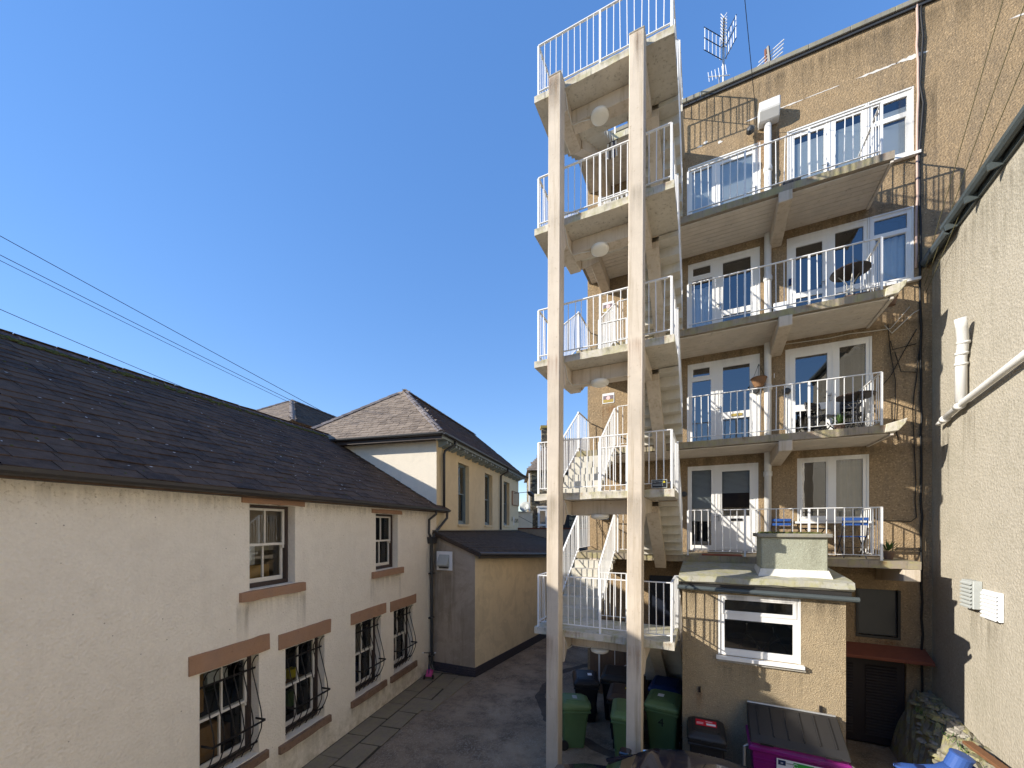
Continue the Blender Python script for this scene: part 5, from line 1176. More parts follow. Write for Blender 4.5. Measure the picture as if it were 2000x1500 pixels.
# mossy rubble bank against the right wall
bank = MB(); rzb = random.Random(70); NX, NY = 14, 46; vs = []; fs = []
for jy in range(NY + 1):
    y = 5.8 + 5.38 * jy / NY; xl = 3.15 + .11 * max(0, y - 7.2)
    for ix in range(NX + 1):
        f = ix / NX; x = xl + (RW(y) - .01 - xl) * f
        z = (1.02 + .1 * max(0, y - 9)) * min(1, (f / .55) ** .8) + .1 * f
        vs.append((x + rzb.uniform(-.02, .02) * (0 < ix < NX), y, max(-.01, z + (rzb.uniform(-.07, .07) if ix not in (0, NX) else 0))))
for jy in range(NY):
    for ix in range(NX): k = jy * (NX + 1) + ix; fs.append((k, k + 1, k + NX + 2, k + NX + 1))
bank.add(vs, fs); bk_o = bank.build('rubble_bank', 'rubble'); struct(bk_o)
rz = random.Random(77)
for k in range(170):
    y = rz.uniform(6.2, 11.0); f = rz.uniform(.28, .97); xa = 3.15 + .11 * max(0, y - 7.2); x = xa + (4.2 - xa) * f
    s = rz.uniform(.04, .13); m = MB(); c = Vector((x, y, (1.0 + .1 * max(0, y - 9)) * min(1, (f / .55) ** .8) + .1 * f + rz.uniform(-.01, .05)))
    vs = []; 
    for a in range(7):
        t_ = 2 * math.pi * a / 7; r1 = s * rz.uniform(.7, 1.1); vs.append(c + Vector((r1 * math.cos(t_), r1 * 1.2 * math.sin(t_), 0)))
    top = [c + (v - c) * .8 + Vector((rz.uniform(-.02, .02), rz.uniform(-.02, .02), s * rz.uniform(.2, .45))) for v in vs]
    m.add(vs + top, [tuple(range(7, 14))] + [(i, (i + 1) % 7, 7 + (i + 1) % 7, 7 + i) for i in range(7)])
    m.build('stone', 'rubble' if k % 3 else 'cement', bk_o)
m = MB()
for k in range(260):
    c = Vector((rz.uniform(3.75, 4.1), rz.uniform(7.0, 10.6), 1.1)); L = rz.uniform(.04, .12); a = rz.uniform(0, 6.28); d = Vector((math.cos(a), math.sin(a), 0))
    s = d.cross(Vector((0, 0, 1))) * .008; m.add([c - s, c + s, c + d * L * .6 + Vector((0, 0, L))], [(0, 1, 2)])
stuff(m.build('weeds', 'plant_green', bk_o))
pl = MB(); pl.obox((3.8, 9.05, 1.2), (0.18, -1.9, -.03), (.13, .03, 0), (0, 0, .05)); tag(pl.build('timber_plank', 'timber', None, bevel=.006), 'reddish timber plank lying on rubble beside the right wall', 'plank')
# ---------------------------------------------------------------- wheelie bins
def wheelie(name, label, loc, rz, body, lid, w=.56, d=.66, h=.98, tag_=None, number=None, label_on=None, open_lid=False):
    b = thing(name, label, 'bin', loc, R(rz), 'wheelie bins under the staircase')
    w2, d2 = w / 2, d / 2
    m = MB(); rows = [(0.02, .06), (.12, .052), (.5, .03), (h - .1, .0), (h - .1, -.012), (h - .02, -.012)]
    vs = []; fs = []; n = 5; rr_ = .05
    for (z, k) in rows:
        a0, a1, b0, b1 = -w2 + k, w2 - k, -d2 + k * 1.6, d2 - k * .4
        for (cx, cy, st_) in ((a1 - rr_, b1 - rr_, 0), (a0 + rr_, b1 - rr_, 90), (a0 + rr_, b0 + rr_, 180), (a1 - rr_, b0 + rr_, 270)):
            for i in range(n): t_ = R(st_ + 90 * i / (n - 1)); vs.append((cx + rr_ * math.cos(t_), cy + rr_ * math.sin(t_), z))
    q = 4 * n
    for j in range(len(rows) - 1):
        for i in range(q): fs.append((j * q + i, j * q + (i + 1) % q, (j + 1) * q + (i + 1) % q, (j + 1) * q + i))
    fs += [tuple(range(q - 1, -1, -1)), tuple((len(rows) - 1) * q + i for i in range(q))]
    m.add(vs, fs); bd = m.build('body', body, b, local=True, bevel=.004)
    # lid: domed, overhanging the front rim
    m = MB(); rows = [(h - .045, .035), (h + .0, .035), (h + .035, .015), (h + .075, -.05), (h + .085, -.12)]; vs = []; fs = []
    for (z, k) in rows:
        a0, a1, b0, b1 = -w2 - k, w2 + k, -d2 - k * 1.2, d2 + k * .6
        r_ = .06
        for (cx, cy, st_) in ((a1 - r_, b1 - r_, 0), (a0 + r_, b1 - r_, 90), (a0 + r_, b0 + r_, 180), (a1 - r_, b0 + r_, 270)):
            for i in range(n): t_ = R(st_ + 90 * i / (n - 1)); vs.append((cx + r_ * math.cos(t_), cy + r_ * math.sin(t_), z + (.05 * (cy + d2) / d if z > h + .01 else 0)))
    for j in range(len(rows) - 1):
        for i in range(q): fs.append((j * q + i, j * q + (i + 1) % q, (j + 1) * q + (i + 1) % q, (j + 1) * q + i))
    fs += [tuple(range(q - 1, -1, -1)), tuple((len(rows) - 1) * q + i for i in range(q))]
    m.add(vs, fs); ld = m.build('lid', lid, b, local=True, bevel=.006)
    for rx in (-.12, 0, .12): MB().bar((rx, -d2 + .008, h - .12), (rx * .95, -d2 + .03, h - .3), .018, .012).build('front_rib', body, b, local=True)
    MB().box(-.09, -d2 - .06, h - .04, .09, -d2 - .04, h - .005).build('lid_grip', lid, b, local=True)
    MB().box(-w2 - .025, -d2 - .03, h - .13, w2 + .025, d2 + .01, h - .095).build('rim', body, b, local=True, bevel=.008)
    for rx in (-w2 + .09, w2 - .09): MB().bar((rx, -d2 + .1, h + .098), (rx, d2 - .08, h + .125), .03, .014).build('lid_ridge', lid, b, local=True)
    m = MB(); m.tube([(-w2 + .06, d2 + .02, h - .05), (-w2 + .06, d2 + .11, h - .02), (w2 - .06, d2 + .11, h - .02), (w2 - .06, d2 + .02, h - .05)], .016, 8); m.build('handle', lid, b, local=True, smooth=True)
    for s in (-1, 1):
        m = MB(); m.lathe([(.05, 0), (.1, 0), (.1, .05), (.05, .05)], (s * (w2 - .03) - (0 if s > 0 else .0), d2 - .02, .1), 18, (s, 0, 0)); m.build('wheel', 'rubber', b, local=True)
    m = MB(); m.tube([(-w2, d2 - .02, .1), (w2, d2 - .02, .1)], .014, 6); m.build('axle', 'steel', b, local=True)
    if number: 
        M = WM[b] @ facing((0.0, -d2 + .012, h * .7), (1, 0, 0), (0, -1, .03)); text('bin_number', number, .24, M, 'label_black', b)
    if label_on:
        (lx, ly, lw, lh, mt) = label_on; m = MB(); zz = h + .1; m.obox((lx - lw / 2, ly - lh / 2, zz + .05 * (ly - lh / 2 + d2) / d - .012), (lw, 0, 0), (0, lh, .05 * lh / d), (0, 0, .004)); m.build('sticker', mt, b, local=True)
    return b
wheelie('wheelie_bin', 'short green wheelie bin standing beside left stair column', (-2.55, 8.35, 0), 115, 'bin_green', 'bin_green_lid', w=.5, d=.56, h=.92, label_on=(0, 0, .16, .1, 'vent_grey'))
wheelie('wheelie_bin', 'black wheelie bin with white square sticker behind short green bin', (-2.65, 9.6, 0), 20, 'bin_black', 'bin_black', label_on=(.1, 0, .1, .12, 'label_white'))
wheelie('wheelie_bin', 'tall dark brown-lidded bin behind the stair columns', (-1.98, 10.0, 0), 5, 'bin_black', 'bin_grey', w=.6, d=.74, h=1.06)
wheelie('wheelie_bin', 'brown-lidded bin with yellow dot between the stair columns', (-1.66, 9.1, 0), 5, 'bin_black', 'bin_brown', label_on=(.1, .05, .09, .06, 'label_yellow'))
wheelie('wheelie_bin', 'green wheelie bin half hidden behind right stair column', (-1.42, 8.3, 0), 8, 'bin_green', 'bin_green_lid')
wheelie('wheelie_bin', 'green wheelie bin marked with a black number 4', (-0.77, 8.92, 0), -5, 'bin_green', 'bin_green_lid', w=.62, d=.66, h=1.05, number='4', label_on=(-.06, .02, .12, .12, 'label_white'))
wheelie('wheelie_bin', 'blue-lidded bin tucked behind the numbered green bin', (-0.78, 9.72, 0), -6, 'bin_black', 'bin_blue', w=.62, d=.7, h=1.08)
gb = wheelie('wheelie_bin', 'charcoal wheelie bin with red lid label and white flower emblem', (0.03, 7.93, 0), 2, 'bin_grey', 'bin_grey', w=.56, d=.62, h=1.06, label_on=(0.0, .06, .34, .2, 'label_red'))
M0 = WM[gb]
for (lx, ly, lw, lh, mt) in ((.08, .02, .15, .06, 'label_white'), (-.1, .05, .11, .018, 'label_pink'), (-.1, .01, .11, .018, 'label_pink'), (.05, .105, .11, .022, 'label_pink')):
    m = MB(); z = 1.06 + .1 + .05 * (ly - lh / 2 + .31) / .62 - .0075; m.obox((lx - lw / 2, ly - lh / 2, z), (lw, 0, 0), (0, lh, .05 * lh / .62), (0, 0, .003)); m.build('label_print', mt, gb, local=True)
fy = -.31 + .02
for k in range(5):      # flower emblem flanked by three waves each side
    a = R(90 + 72 * k); c = Vector((.05 * math.cos(a), fy, .87 + .05 * math.sin(a))); ring = [c + Vector((.026 * math.cos(t_), 0, .026 * math.sin(t_))) for t_ in [2 * math.pi * i / 12 for i in range(13)]]
    MB().tube(ring, .004, 4, caps=False).build('petal', 'label_white', gb, local=True)
ring = [Vector((.018 * math.cos(t_), fy, .87 + .018 * math.sin(t_))) for t_ in [2 * math.pi * i / 12 for i in range(13)]]; MB().tube(ring, .004, 4, caps=False).build('flower_centre', 'label_white', gb, local=True)
for s in (-1, 1):
    for j in range(3):
        MB().tube([(s * (.08 + .012 * i), fy, .84 + .028 * j + .008 * math.sin(i * 1.3)) for i in range(7)], .004, 4).build('wave', 'label_white', gb, local=True)
text('lettering', 'Cumberland', .055, M0 @ facing((0, fy - .002, .765), (1, 0, 0), (0, -1, 0)), 'label_white', gb); text('lettering', 'Council', .05, M0 @ facing((0, fy - .002, .715), (1, 0, 0), (0, -1, 0)), 'label_white', gb)
# ---------------------------------------------------------------- purple four-wheeled bin
pb = thing('communal_bin', 'large purple four-wheeled waste bin with grey sloping lid', 'bin', (1.32, 7.85, 0), R(-1))
m = MB(); vs = []; fs = []
rows = [(.2, -.54, .54, -.28, .3), (.3, -.56, .56, -.3, .31), (1.12, -.61, .61, -.36, .33), (1.13, -.66, .66, -.41, .35), (1.2, -.66, .66, -.41, .35), (1.205, -.62, .62, -.38, .33), (1.26, -.62, .62, -.38, .33)]
for (z, a0, a1, b0, b1) in rows: vs += [(a0, b0, z), (a1, b0, z), (a1, b1, z), (a0, b1, z)]
for j in range(len(rows) - 1):
    for e in range(4): fs.append((4 * j + e, 4 * j + (e + 1) % 4, 4 * j + 4 + (e + 1) % 4, 4 * j + 4 + e))
fs += [(3, 2, 1, 0), tuple(4 * (len(rows) - 1) + e for e in range(4))]
m.add(vs, fs); m.build('body', 'bin_purple', pb, local=True, bevel=.012)
for z in (1.0, .94): m = MB(); k = (z - .3) / .82; y = -.3 - .06 * k; m.bar((-.57 - .04 * k, y - .004, z), (.57 + .04 * k, y - .004, z), .02, .018); m.build('rib', 'bin_purple', pb, local=True)
m = MB(); m.prism([(-.64, -.43, 1.262), (-.64, -.44, 1.29), (-.64, -.3, 1.36), (-.64, .3, 1.6), (-.64, .38, 1.6), (-.64, .36, 1.262)], (1.28, 0, 0)); ld = m.build('lid', 'bin_grey', pb, local=True, bevel=.02)
for k in range(6): m = MB(); x = -.5 + .2 * k; m.bar((x, -.3, 1.368), (x, .28, 1.6), .012, .02); m.build('lid_rib', 'bin_grey', pb, local=True)
for x in (-.42, .42): m = MB(); m.box(x - .09, -.462, 1.27, x + .09, -.44, 1.3); m.build('lid_grip', 'bin_black', pb, local=True)
m = MB(); m.tube([(-.63, .4, 1.6), (.63, .4, 1.6)], .022, 8); m.build('hinge_bar', 'galvanised', pb, local=True)
for s in (-1, 1):
    m = MB(); m.tube([(s * .66, -.3, 1.16), (s * .72, -.3, 1.12), (s * .72, -.3, .7), (s * .62, -.28, .6)], .022, 8); m.build('side_bar', 'galvanised', pb, local=True)
    for y in (-.22, .24): m = MB(); m.lathe([(.03, -.025), (.1, -.025), (.1, .025), (.03, .025)], (s * .48, y, .1), 16, (1, 0, 0)); m.build('wheel', 'rubber', pb, local=True); MB().box(s * .48 - .05, y - .05, .17, s * .48 + .05, y + .05, .21).build('castor_plate', 'galvanised', pb, local=True)
def on_front(name, x0, x1, z0, z1, mt, lift=.006):
    f = lambda z: -.3 - .06 * (z - .3) / .82 - lift
    m = MB(); m.add([(x0, f(z0), z0), (x1, f(z0), z0), (x1, f(z1), z1), (x0, f(z1), z1)], [(0, 1, 2, 3)]); return m.build(name, mt, pb, local=True)
on_front('label', -.28, .32, .68, 1.08, 'label_white', .022); on_front('label_logo', -.26, -.16, .98, 1.06, 'label_navy', .025); on_front('label_sticker', -.06, .2, .97, 1.06, 'label_green', .025)
Mp = WM[pb]; fl = lambda x, z: Mp @ facing((x, -.3 - .06 * (z - .3) / .82 - .027, z), (1, 0, 0), (0, -1, .02))
text('lettering', 'COMME', .028, fl(-.11, 1.025), 'label_black', pb, .0005); text('lettering', 'L WASTE', .028, fl(.258, 1.025), 'label_black', pb, .0005); text('lettering', '0300 373', .035, fl(.1, .925), 'label_black', pb, .0005); text('emblem', '*', .09, fl(-.21, 1.0), 'label_white', pb, .0005)
ring = [Vector((-.03 + .028 * math.cos(t_), -.386, 1.015 + .028 * math.sin(t_))) for t_ in [R(40 + 290 * i / 14) for i in range(15)]]; MB().tube(ring, .004, 4).build('recycling_mark', 'label_white', pb, local=True)
on_front('label_icon', -.06, -.01, .91, .95, 'label_navy', .025)
# ---------------------------------------------------------------- dark hatchback in the foreground
car = thing('parked_car', 'dark navy hatchback parked in the yard, roof showing at frame bottom', 'car', (-0.3, 5.66, 0), R(-1.5))
def loft(secs, closed_ends=True):
    m = MB(); n = len(secs[0]); vs = [p for s in secs for p in s]; fs = []
    for i in range(len(secs) - 1):
        for k in range(n - 1): fs.append((i * n + k, i * n + k + 1, (i + 1) * n + k + 1, (i + 1) * n + k))
    if closed_ends: fs += [tuple(range(n)), tuple((len(secs) - 1) * n + k for k in range(n - 1, -1, -1))]
    return m.add(vs, fs)
belt = [(-2.0, .62, .55), (-1.95, .74, .7), (-1.5, .84, .8), (-1.0, .9, .84), (-.8, .94, .85), (0, .96, .87), (1.0, .97, .86), (1.6, .98, .84), (1.85, .98, .78), (1.95, .9, .72)]
secs = []
for (x, zt, hw) in belt:
    secs.append([(x, -hw * .96, .22), (x, -hw, .4), (x, -hw, .62 if zt > .7 else zt - .1), (x, -hw * .96, zt - .04), (x, -hw * .86, zt), (x, 0, zt + .03), (x, hw * .86, zt), (x, hw * .96, zt - .04), (x, hw, .62 if zt > .7 else zt - .1), (x, hw, .4), (x, hw * .96, .22), (x, 0, .2), (x, -hw * .96, .22)])
loft(secs).build('body', 'car_paint', car, local=True, smooth=True)
rf_ = [(-.62, 1.36, .56), (-.4, 1.46, .63), (0, 1.525, .66), (.5, 1.535, .66), (1.0, 1.5, .65), (1.35, 1.43, .61), (1.52, 1.38, .56)]
secs = [[(x, -hw, z - .1), (x, -hw * .97, z - .05), (x, -hw * .86, z - .012), (x, -hw * .5, z + .012), (x, 0, z + .02), (x, hw * .5, z + .012), (x, hw * .86, z - .012), (x, hw * .97, z - .05), (x, hw, z - .1), (x, 0, z - .07), (x, -hw, z - .1)] for (x, z, hw) in rf_]
loft(secs).build('roof', 'car_paint', car, local=True, smooth=True)
for s in (-1, 1):
    m = MB(); low = [(-1.15, .93, .8), (-.2, .95, .83), (.65, .96, .83), (1.55, .98, .8)]; hi = [(-.58, 1.3, .55), (-.15, 1.38, .61), (.62, 1.4, .61), (1.4, 1.33, .56)]
    for i in range(3):
        g_ = .03
        a, b, c, d = [Vector((p[0], s * p[2], p[1])) for p in (low[i], low[i + 1], hi[i + 1], hi[i])]
        a2, b2, c2, d2 = a.lerp(b, .04), b.lerp(a, .04), c.lerp(d, .04), d.lerp(c, .04)
        MB().quad(a2, b2, c2, d2).build('side_window', 'car_glass', car, local=True)
    for i in range(4): MB().bar(Vector((low[i][0], s * low[i][2], low[i][1])), Vector((hi[i][0], s * hi[i][2], hi[i][1])), .05, .05).build('pillar', 'car_paint' if i in (0, 3) else 'car_trim', car, local=True)
    MB().tube([(-.55, s * .575, 1.355), (0, s * .635, 1.445), (.6, s * .635, 1.455), (1.3, s * .595, 1.4)], .016, 6).build('roof_rail', 'chrome', car, local=True)
    m = MB(); m.rbox(-.98, s * .84 - (.0 if s > 0 else .2), .95, -.8, s * .84 + (.2 if s > 0 else 0), 1.09, .03); m.build('door_mirror', 'car_paint', car, local=True, bevel=.02)
    for wx in (-1.28, 1.28):
        m = MB(); m.lathe([(.12, -.1), (.28, -.1), (.315, -.07), (.315, .07), (.28, .1), (.12, .1)], (wx, s * .76, .315), 28, (0, 1, 0)); wl = m.build('wheel', 'rubber', car, local=True, smooth=False)
        m = MB(); m.lathe([(.2, 0), (.19, .02), (.05, .035), (.01, .03)], (wx, s * .862, .315), 20, (0, s, 0)); m.build('rim', 'steel', wl, local=True)
    MB().rbox(-1.93, s * .52 - .14, .55, -1.72, s * .52 + .14, .7, .04).build('headlight', 'vent_white', car, local=True); MB().rbox(1.84, s * .6 - .12, .72, 1.96, s * .6 + .12, .9, .03).build('tail_light', 'label_red', car, local=True)
MB().add([(-1.12, -.76, .93), (-1.12, .76, .93), (-.6, .52, 1.32), (-.6, -.52, 1.32)], [(0, 1, 2, 3)]).build('windscreen', 'car_glass', car, local=True); MB().add([(1.72, -.7, .98), (1.72, .7, .98), (1.5, .52, 1.34), (1.5, -.52, 1.34)], [(0, 1, 2, 3)]).build('rear_window', 'car_glass', car, local=True)
m = MB(); m.prism([(1.42, -.52, 1.4), (1.68, -.48, 1.36), (1.68, -.48, 1.335), (1.42, -.52, 1.34)], (0, 1.0, 0)); m.build('spoiler', 'car_paint', car, local=True, bevel=.01)
MB().tube([(.2, 0, 1.5), (.32, 0, 1.7)], .006, 6).build('aerial', 'car_trim', car, local=True); MB().box(-1.0, -.7, .5, 1.5, .7, .9).build('interior', 'car_trim', car, local=True)
# ---------------------------------------------------------------- blue moulded plastic toy by the right wall
ty = thing('plastic_toy', 'bright blue moulded plastic garden toy with flared snout beside the rubble bank', 'toy', (2.95, 7.6, 0))
secs = []
for (x, y, z, ry, rz_) in ((2.5, 7.65, 1.26, .03, .02), (2.6, 7.62, 1.24, .12, .06), (2.78, 7.6, 1.22, .17, .1), (2.95, 7.58, 1.23, .19, .15), (3.06, 7.56, 1.28, .19, .2), (3.16, 7.55, 1.3, .19, .22), (3.26, 7.55, 1.28, .17, .2), (3.32, 7.55, 1.26, .1, .12)):
    secs.append([(x, y + ry * math.copysign(abs(math.cos(t_)) ** .7, math.cos(t_)), z + rz_ * math.copysign(abs(math.sin(t_)) ** .6, math.sin(t_))) for t_ in [2 * math.pi * k / 18 for k in range(19)]])
loft(secs).build('body', 'toy_blue', ty, smooth=True)
MB().lathe([(.1, 0), (.125, .03), (.12, .2), (.128, .205), (.128, .225), (.1, .235)], (3.1, 7.55, 1.42), 20, (.3, -.1, 1)).build('hood', 'toy_blue', ty)
for k in range(3): MB().lathe([(.2, 0), (.207, .008), (.2, .016)], (3.2 + .045 * k, 7.55, 1.29), 20, (1, 0, 0)).build('moulded_ring', 'toy_blue', ty)
MB().box(2.72, 7.5, 1.315, 2.92, 7.66, 1.335).build('seat_recess', 'label_navy', ty)
MB().rbox(2.65, 7.35, 0, 3.25, 7.85, 1.2, .1, .05).build('base', 'toy_blue', ty, smooth=False)
MB().lathe([(.05, -.05), (.14, -.05), (.15, -.03), (.15, .03), (.14, .05), (.05, .05)], (3.42, 7.4, 1.25), 18, (.3, 1, .2)).build('wheel', 'rubber', ty)
# ---------------------------------------------------------------- pink child's scooter
so = LP(11.35, -5.78, 0.03)
sc = thing('child_scooter', 'small pink three-wheeled scooter leaning by the downpipe', 'scooter', so, R(26))
m = MB(); m.prism([(-.07, -.25, .09), (.07, -.25, .09), (.09, -.05, .09), (.05, .22, .09), (-.05, .22, .09), (-.09, -.05, .09)], (0, 0, .035)); m.build('deck', 'toy_pink', sc, local=True, bevel=.01)
m = MB(); m.prism([(-.1, -.28, .08), (.1, -.28, .08), (.06, -.24, .3), (-.06, -.24, .3)], (0, .05, 0)); m.build('shield', 'toy_pink', sc, local=True, bevel=.01)
MB().tube([(0, -.25, .1), (0, -.22, .45)], .022, 8).build('lower_stem', 'label_navy', sc, local=True); MB().tube([(0, -.222, .45), (0, -.2, .8)], .018, 8).build('stem', 'bin_black', sc, local=True); MB().tube([(-.16, -.2, .8), (.16, -.2, .8)], .016, 8).build('handlebar', 'bin_black', sc, local=True)
for s in (-1, 1): MB().tube([(s * .16, -.2, .8), (s * .21, -.2, .8)], .02, 8).build('grip', 'vent_white', sc, local=True); MB().lathe([(.015, -.02), (.065, -.02), (.065, .02), (.015, .02)], (s * .13, -.27, .065), 14, (1, 0, 0)).build('wheel', 'rubber', sc, local=True)
MB().lathe([(.015, -.02), (.05, -.02), (.05, .02), (.015, .02)], (0, .24, .05), 14, (1, 0, 0)).build('wheel', 'rubber', sc, local=True)
# ---------------------------------------------------------------- balcony furniture
def bistro_table(label, x, y, z, top, legs, r=.33, h=.72):
    t_ = thing('bistro_table', label, 'table', (x, y, z), 0, 'balcony tables')
    MB().lathe([(r, h), (r + .008, h + .012), (r, h + .03)], (x, y, z), 28).build('tabletop', top, t_)
    for k in range(3):
        a = R(30 + 120 * k); d = Vector((math.cos(a), math.sin(a), 0)); c = Vector((x, y, z))
        MB().tube([c + d * .2 + Vector((0, 0, h)), c + d * .06 + Vector((0, 0, h * .72)), c + d * .05 + Vector((0, 0, h * .4)), c + d * .14 + Vector((0, 0, h * .15)), c + d * .3 + Vector((0, 0, .01))], .011, 8).build('leg', legs, t_, smooth=True)
    ring = [Vector((x + .07 * math.cos(q_), y + .07 * math.sin(q_), z + h * .5)) for q_ in [2 * math.pi * i / 16 for i in range(17)]]; MB().tube(ring, .008, 6, caps=False).build('ring', legs, t_)
    return t_
def folding_chair(label, x, y, z, rz, col):
    c = thing('folding_chair', label, 'chair', (x, y, z), R(rz), 'balcony chairs')
    for k in range(4): MB().box(-.19, -.18 + .095 * k, .44, .19, -.11 + .095 * k, .458).build('seat_slat', col, c, local=True)
    for s in (-1, 1):
        MB().tube([(s * .2, -.22, .01), (s * .2, .18, .47), (s * .2, .26, .84)], .011, 6).build('leg', col if col != 'chair_blue' else 'chair_dark', c, local=True); MB().tube([(s * .18, .24, .01), (s * .18, -.18, .45)], .011, 6).build('leg', col if col != 'chair_blue' else 'chair_dark', c, local=True)
    for zz in (.68, .78): MB().box(-.21, .235 + (zz - .68) * .2, zz, .21, .25 + (zz - .68) * .2, zz + .06).build('back_slat', col, c, local=True)
    MB().tube([(-.19, .03, .22), (.19, .03, .22)], .008, 6).build('stretcher', 'chair_dark', c, local=True)
    return c
bistro_table('round brown table on curved pale legs on the third balcony', 2.72, 10.42, LEV[2], 'table_brown', 'cable_white')
bistro_table('round dark slatted table on the second balcony', 2.8, 10.4, LEV[1], 'table_brown', 'chair_dark')
folding_chair('dark metal folding chair beside the second balcony table', 2.35, 10.75, LEV[1], 40, 'chair_dark')
folding_chair('dark folding chair behind the second balcony table near the wall', 2.85, 10.85, LEV[1], -20, 'chair_dark')
folding_chair('blue folding chair by the downpipe on the lowest balcony', 1.62, 10.85, LEV[0], 0, 'chair_blue')
folding_chair('blue folding chair at the right end of the lowest balcony', 2.78, 10.6, LEV[0], 180, 'chair_blue')
bistro_table('small dark metal table between the two blue chairs', 2.2, 10.7, LEV[0], 'chair_dark', 'chair_dark', r=.26, h=.6)
# hanging basket on the second level
hb = thing('hanging_basket', 'empty woven hanging basket beside the second level door', 'basket', (1.16, 10.95, 8.06))
MB().lathe([(.08, 0), (.13, .1), (.165, .2), (.175, .2), (.16, .22), (.15, .2)], (1.16, 10.95, 8.06), 20).build('bowl', 'basket', hb)
for k in range(3): a = R(120 * k + 20); MB().tube([(1.16 + .16 * math.cos(a), 10.95 + .16 * math.sin(a), 8.27), (1.16, 10.95, 8.6)], .004, 5).build('chain', 'iron', hb)
MB().tube([(1.16, FY - .002, 8.62), (1.16, 10.95, 8.6)], .009, 6).build('bracket', 'iron', hb)
# pots, doormat, clutter
def pot(label, x, y, z, r, plant=True, mat='pot'):
    p_ = thing('plant_pot', label, 'plant pot', (x, y, z), 0, 'pots on the balconies')
    MB().lathe([(r * .7, 0), (r, r * 1.5), (r * 1.08, r * 1.5), (r * 1.08, r * 1.75), (r * .9, r * 1.75)], (x, y, z), 16).build('pot', mat, p_)
    if plant:
        m = MB(); q_ = random.Random(int(x * 100))
        for k in range(60):
            a = q_.uniform(0, 6.28); L = q_.uniform(.1, .28); e = q_.uniform(.4, 1.3); c = Vector((x, y, z + r * 1.7)); d = Vector((math.cos(a) * math.cos(e), math.sin(a) * math.cos(e), math.sin(e))); s = d.cross(Vector((0, 0, 1))).normalized() * .018
            m.add([c + d * L * .2, c + d * L * .6 + s, c + d * L, c + d * L * .6 - s], [(0, 1, 2, 3)])
        stuff(m.build('leaves', 'plant_green', p_))
pot('small plant pot at the right end of the third balcony', 3.45, 10.7, LEV[2] , .1); pot('small plant pot on the second balcony under the table', 2.5, 10.25, LEV[1], .09)
pot('brown plant pot on the lowest balcony by the railing end', 3.3, 10.35, LEV[0], .09)
tag(MB().box(-0.05, 9.95, LEV[0] + .002, 0.75, 10.4, LEV[0] + .02).build('doormat', 'mat_red'), 'reddish doormat in front of the lowest level door', 'doormat')
tag(MB().rbox(1.5, 10.2, 11.9, 1.85, 10.5, 12.2, .03).build('storage_box', 'bin_grey', None, bevel=.01), 'dark storage box on the top balcony beside the downpipe', 'box')
tag(MB().rbox(2.55, 10.1, LEV[2], 2.95, 10.4, LEV[2] + .12, .03).build('planter_tray', 'pot', None, bevel=.01), 'low brown tray on the third balcony floor', 'tray')
lit = thing('crushed_bottle', 'crushed clear plastic bottle lying between the stair columns', 'litter', (-1.62, 8.0, .02), .6)
MB().lathe([(.01, 0), (.035, .02), (.03, .09), (.036, .16), (.014, .2)], (0, 0, .035), 12, (1, .2, 0)).build('bottle', 'vent_white', lit, local=True); MB().lathe([(.015, 0), (.015, .02)], (.2, .04, .035), 10, (1, .2, 0)).build('cap', 'label_navy', lit, local=True)
# ---------------------------------------------------------------- aerials on the flat roof
def yagi(label, base, boom_dir, n=7, mast=1.4, reflector=True, rust=False):
    a = thing('tv_aerial', label, 'aerial', base, 0, 'aerials on the flats roof'); B = Vector(base); d = Vector(boom_dir).normalized(); side = d.cross(Vector((0, 0, 1))).normalized(); up = side.cross(d)
    MB().tube([B, B + Vector((0, 0, mast))], .025, 8).build('mast', 'galvanised', a); T_ = B + Vector((0, 0, mast))
    MB().tube([T_ - d * .25, T_ + d * 1.1], .014, 6).build('boom', 'iron', a)
    for k in range(n):
        c = T_ + d * (.15 + .95 * k / n)
        for s in (-1, 1): MB().tube([c, c + side * .13 * s + up * .09], .006, 5).build('element', 'vent_white', a); MB().tube([c, c + side * .13 * s - up * .05], .006, 5).build('element', 'vent_white', a)
    if reflector:
        for s in (-1, 1):
            m = MB(); u0 = T_ - d * .1
            for k in range(5): c = u0 + side * s * (.08 + .1 * k) - d * .06 * (4 - k) + d * .24 ; m.tube([c - up * .28, c + up * .28], .009, 5)
            for v in (-.28, .28): m.tube([u0 + side * s * .06 + up * v - d * .02, u0 + side * s * .5 + up * v + d * .24], .008, 5)
            m.build('reflector', 'vent_white', a)
    return a
a1 = thing('tv_aerial', 'tall television aerial with lattice reflectors on flats roof', 'aerial', (0.46, 12.0, 15.3)); b_ = Vector((0.46, 12.0, 15.3)); rgt_ = Vector((1, .3, 0)).normalized(); cam_ = Vector((-.3, -1, 0)).normalized(); zz_ = Vector((0, 0, 1))
hub = b_ + zz_ * 2.3
MB().tube([b_, b_ + zz_ * 2.4], .03, 8).build('mast', 'galvanised', a1)
for s in (-1, 1):
    for k in range(5):
        c = hub + rgt_ * s * (.08 + .075 * k) + cam_ * (.07 * k) + zz_ * .06 * k * (1 if s > 0 else .3); MB().tube([c - zz_ * .3, c + zz_ * .3], .011, 5).build('reflector_rod', 'vent_white', a1)
    for v in (-.3, .02, .3): MB().tube([hub + rgt_ * s * .04 + zz_ * v, hub + rgt_ * s * .4 + cam_ * .3 + zz_ * (v + .24 * (1 if s > 0 else .3))], .01, 5).build('reflector_bar', 'iron' if v else 'vent_white', a1)
MB().tube([hub, hub + rgt_ * .12 + cam_ * .4 + zz_ * .42], .018, 6).build('boom', 'iron', a1)
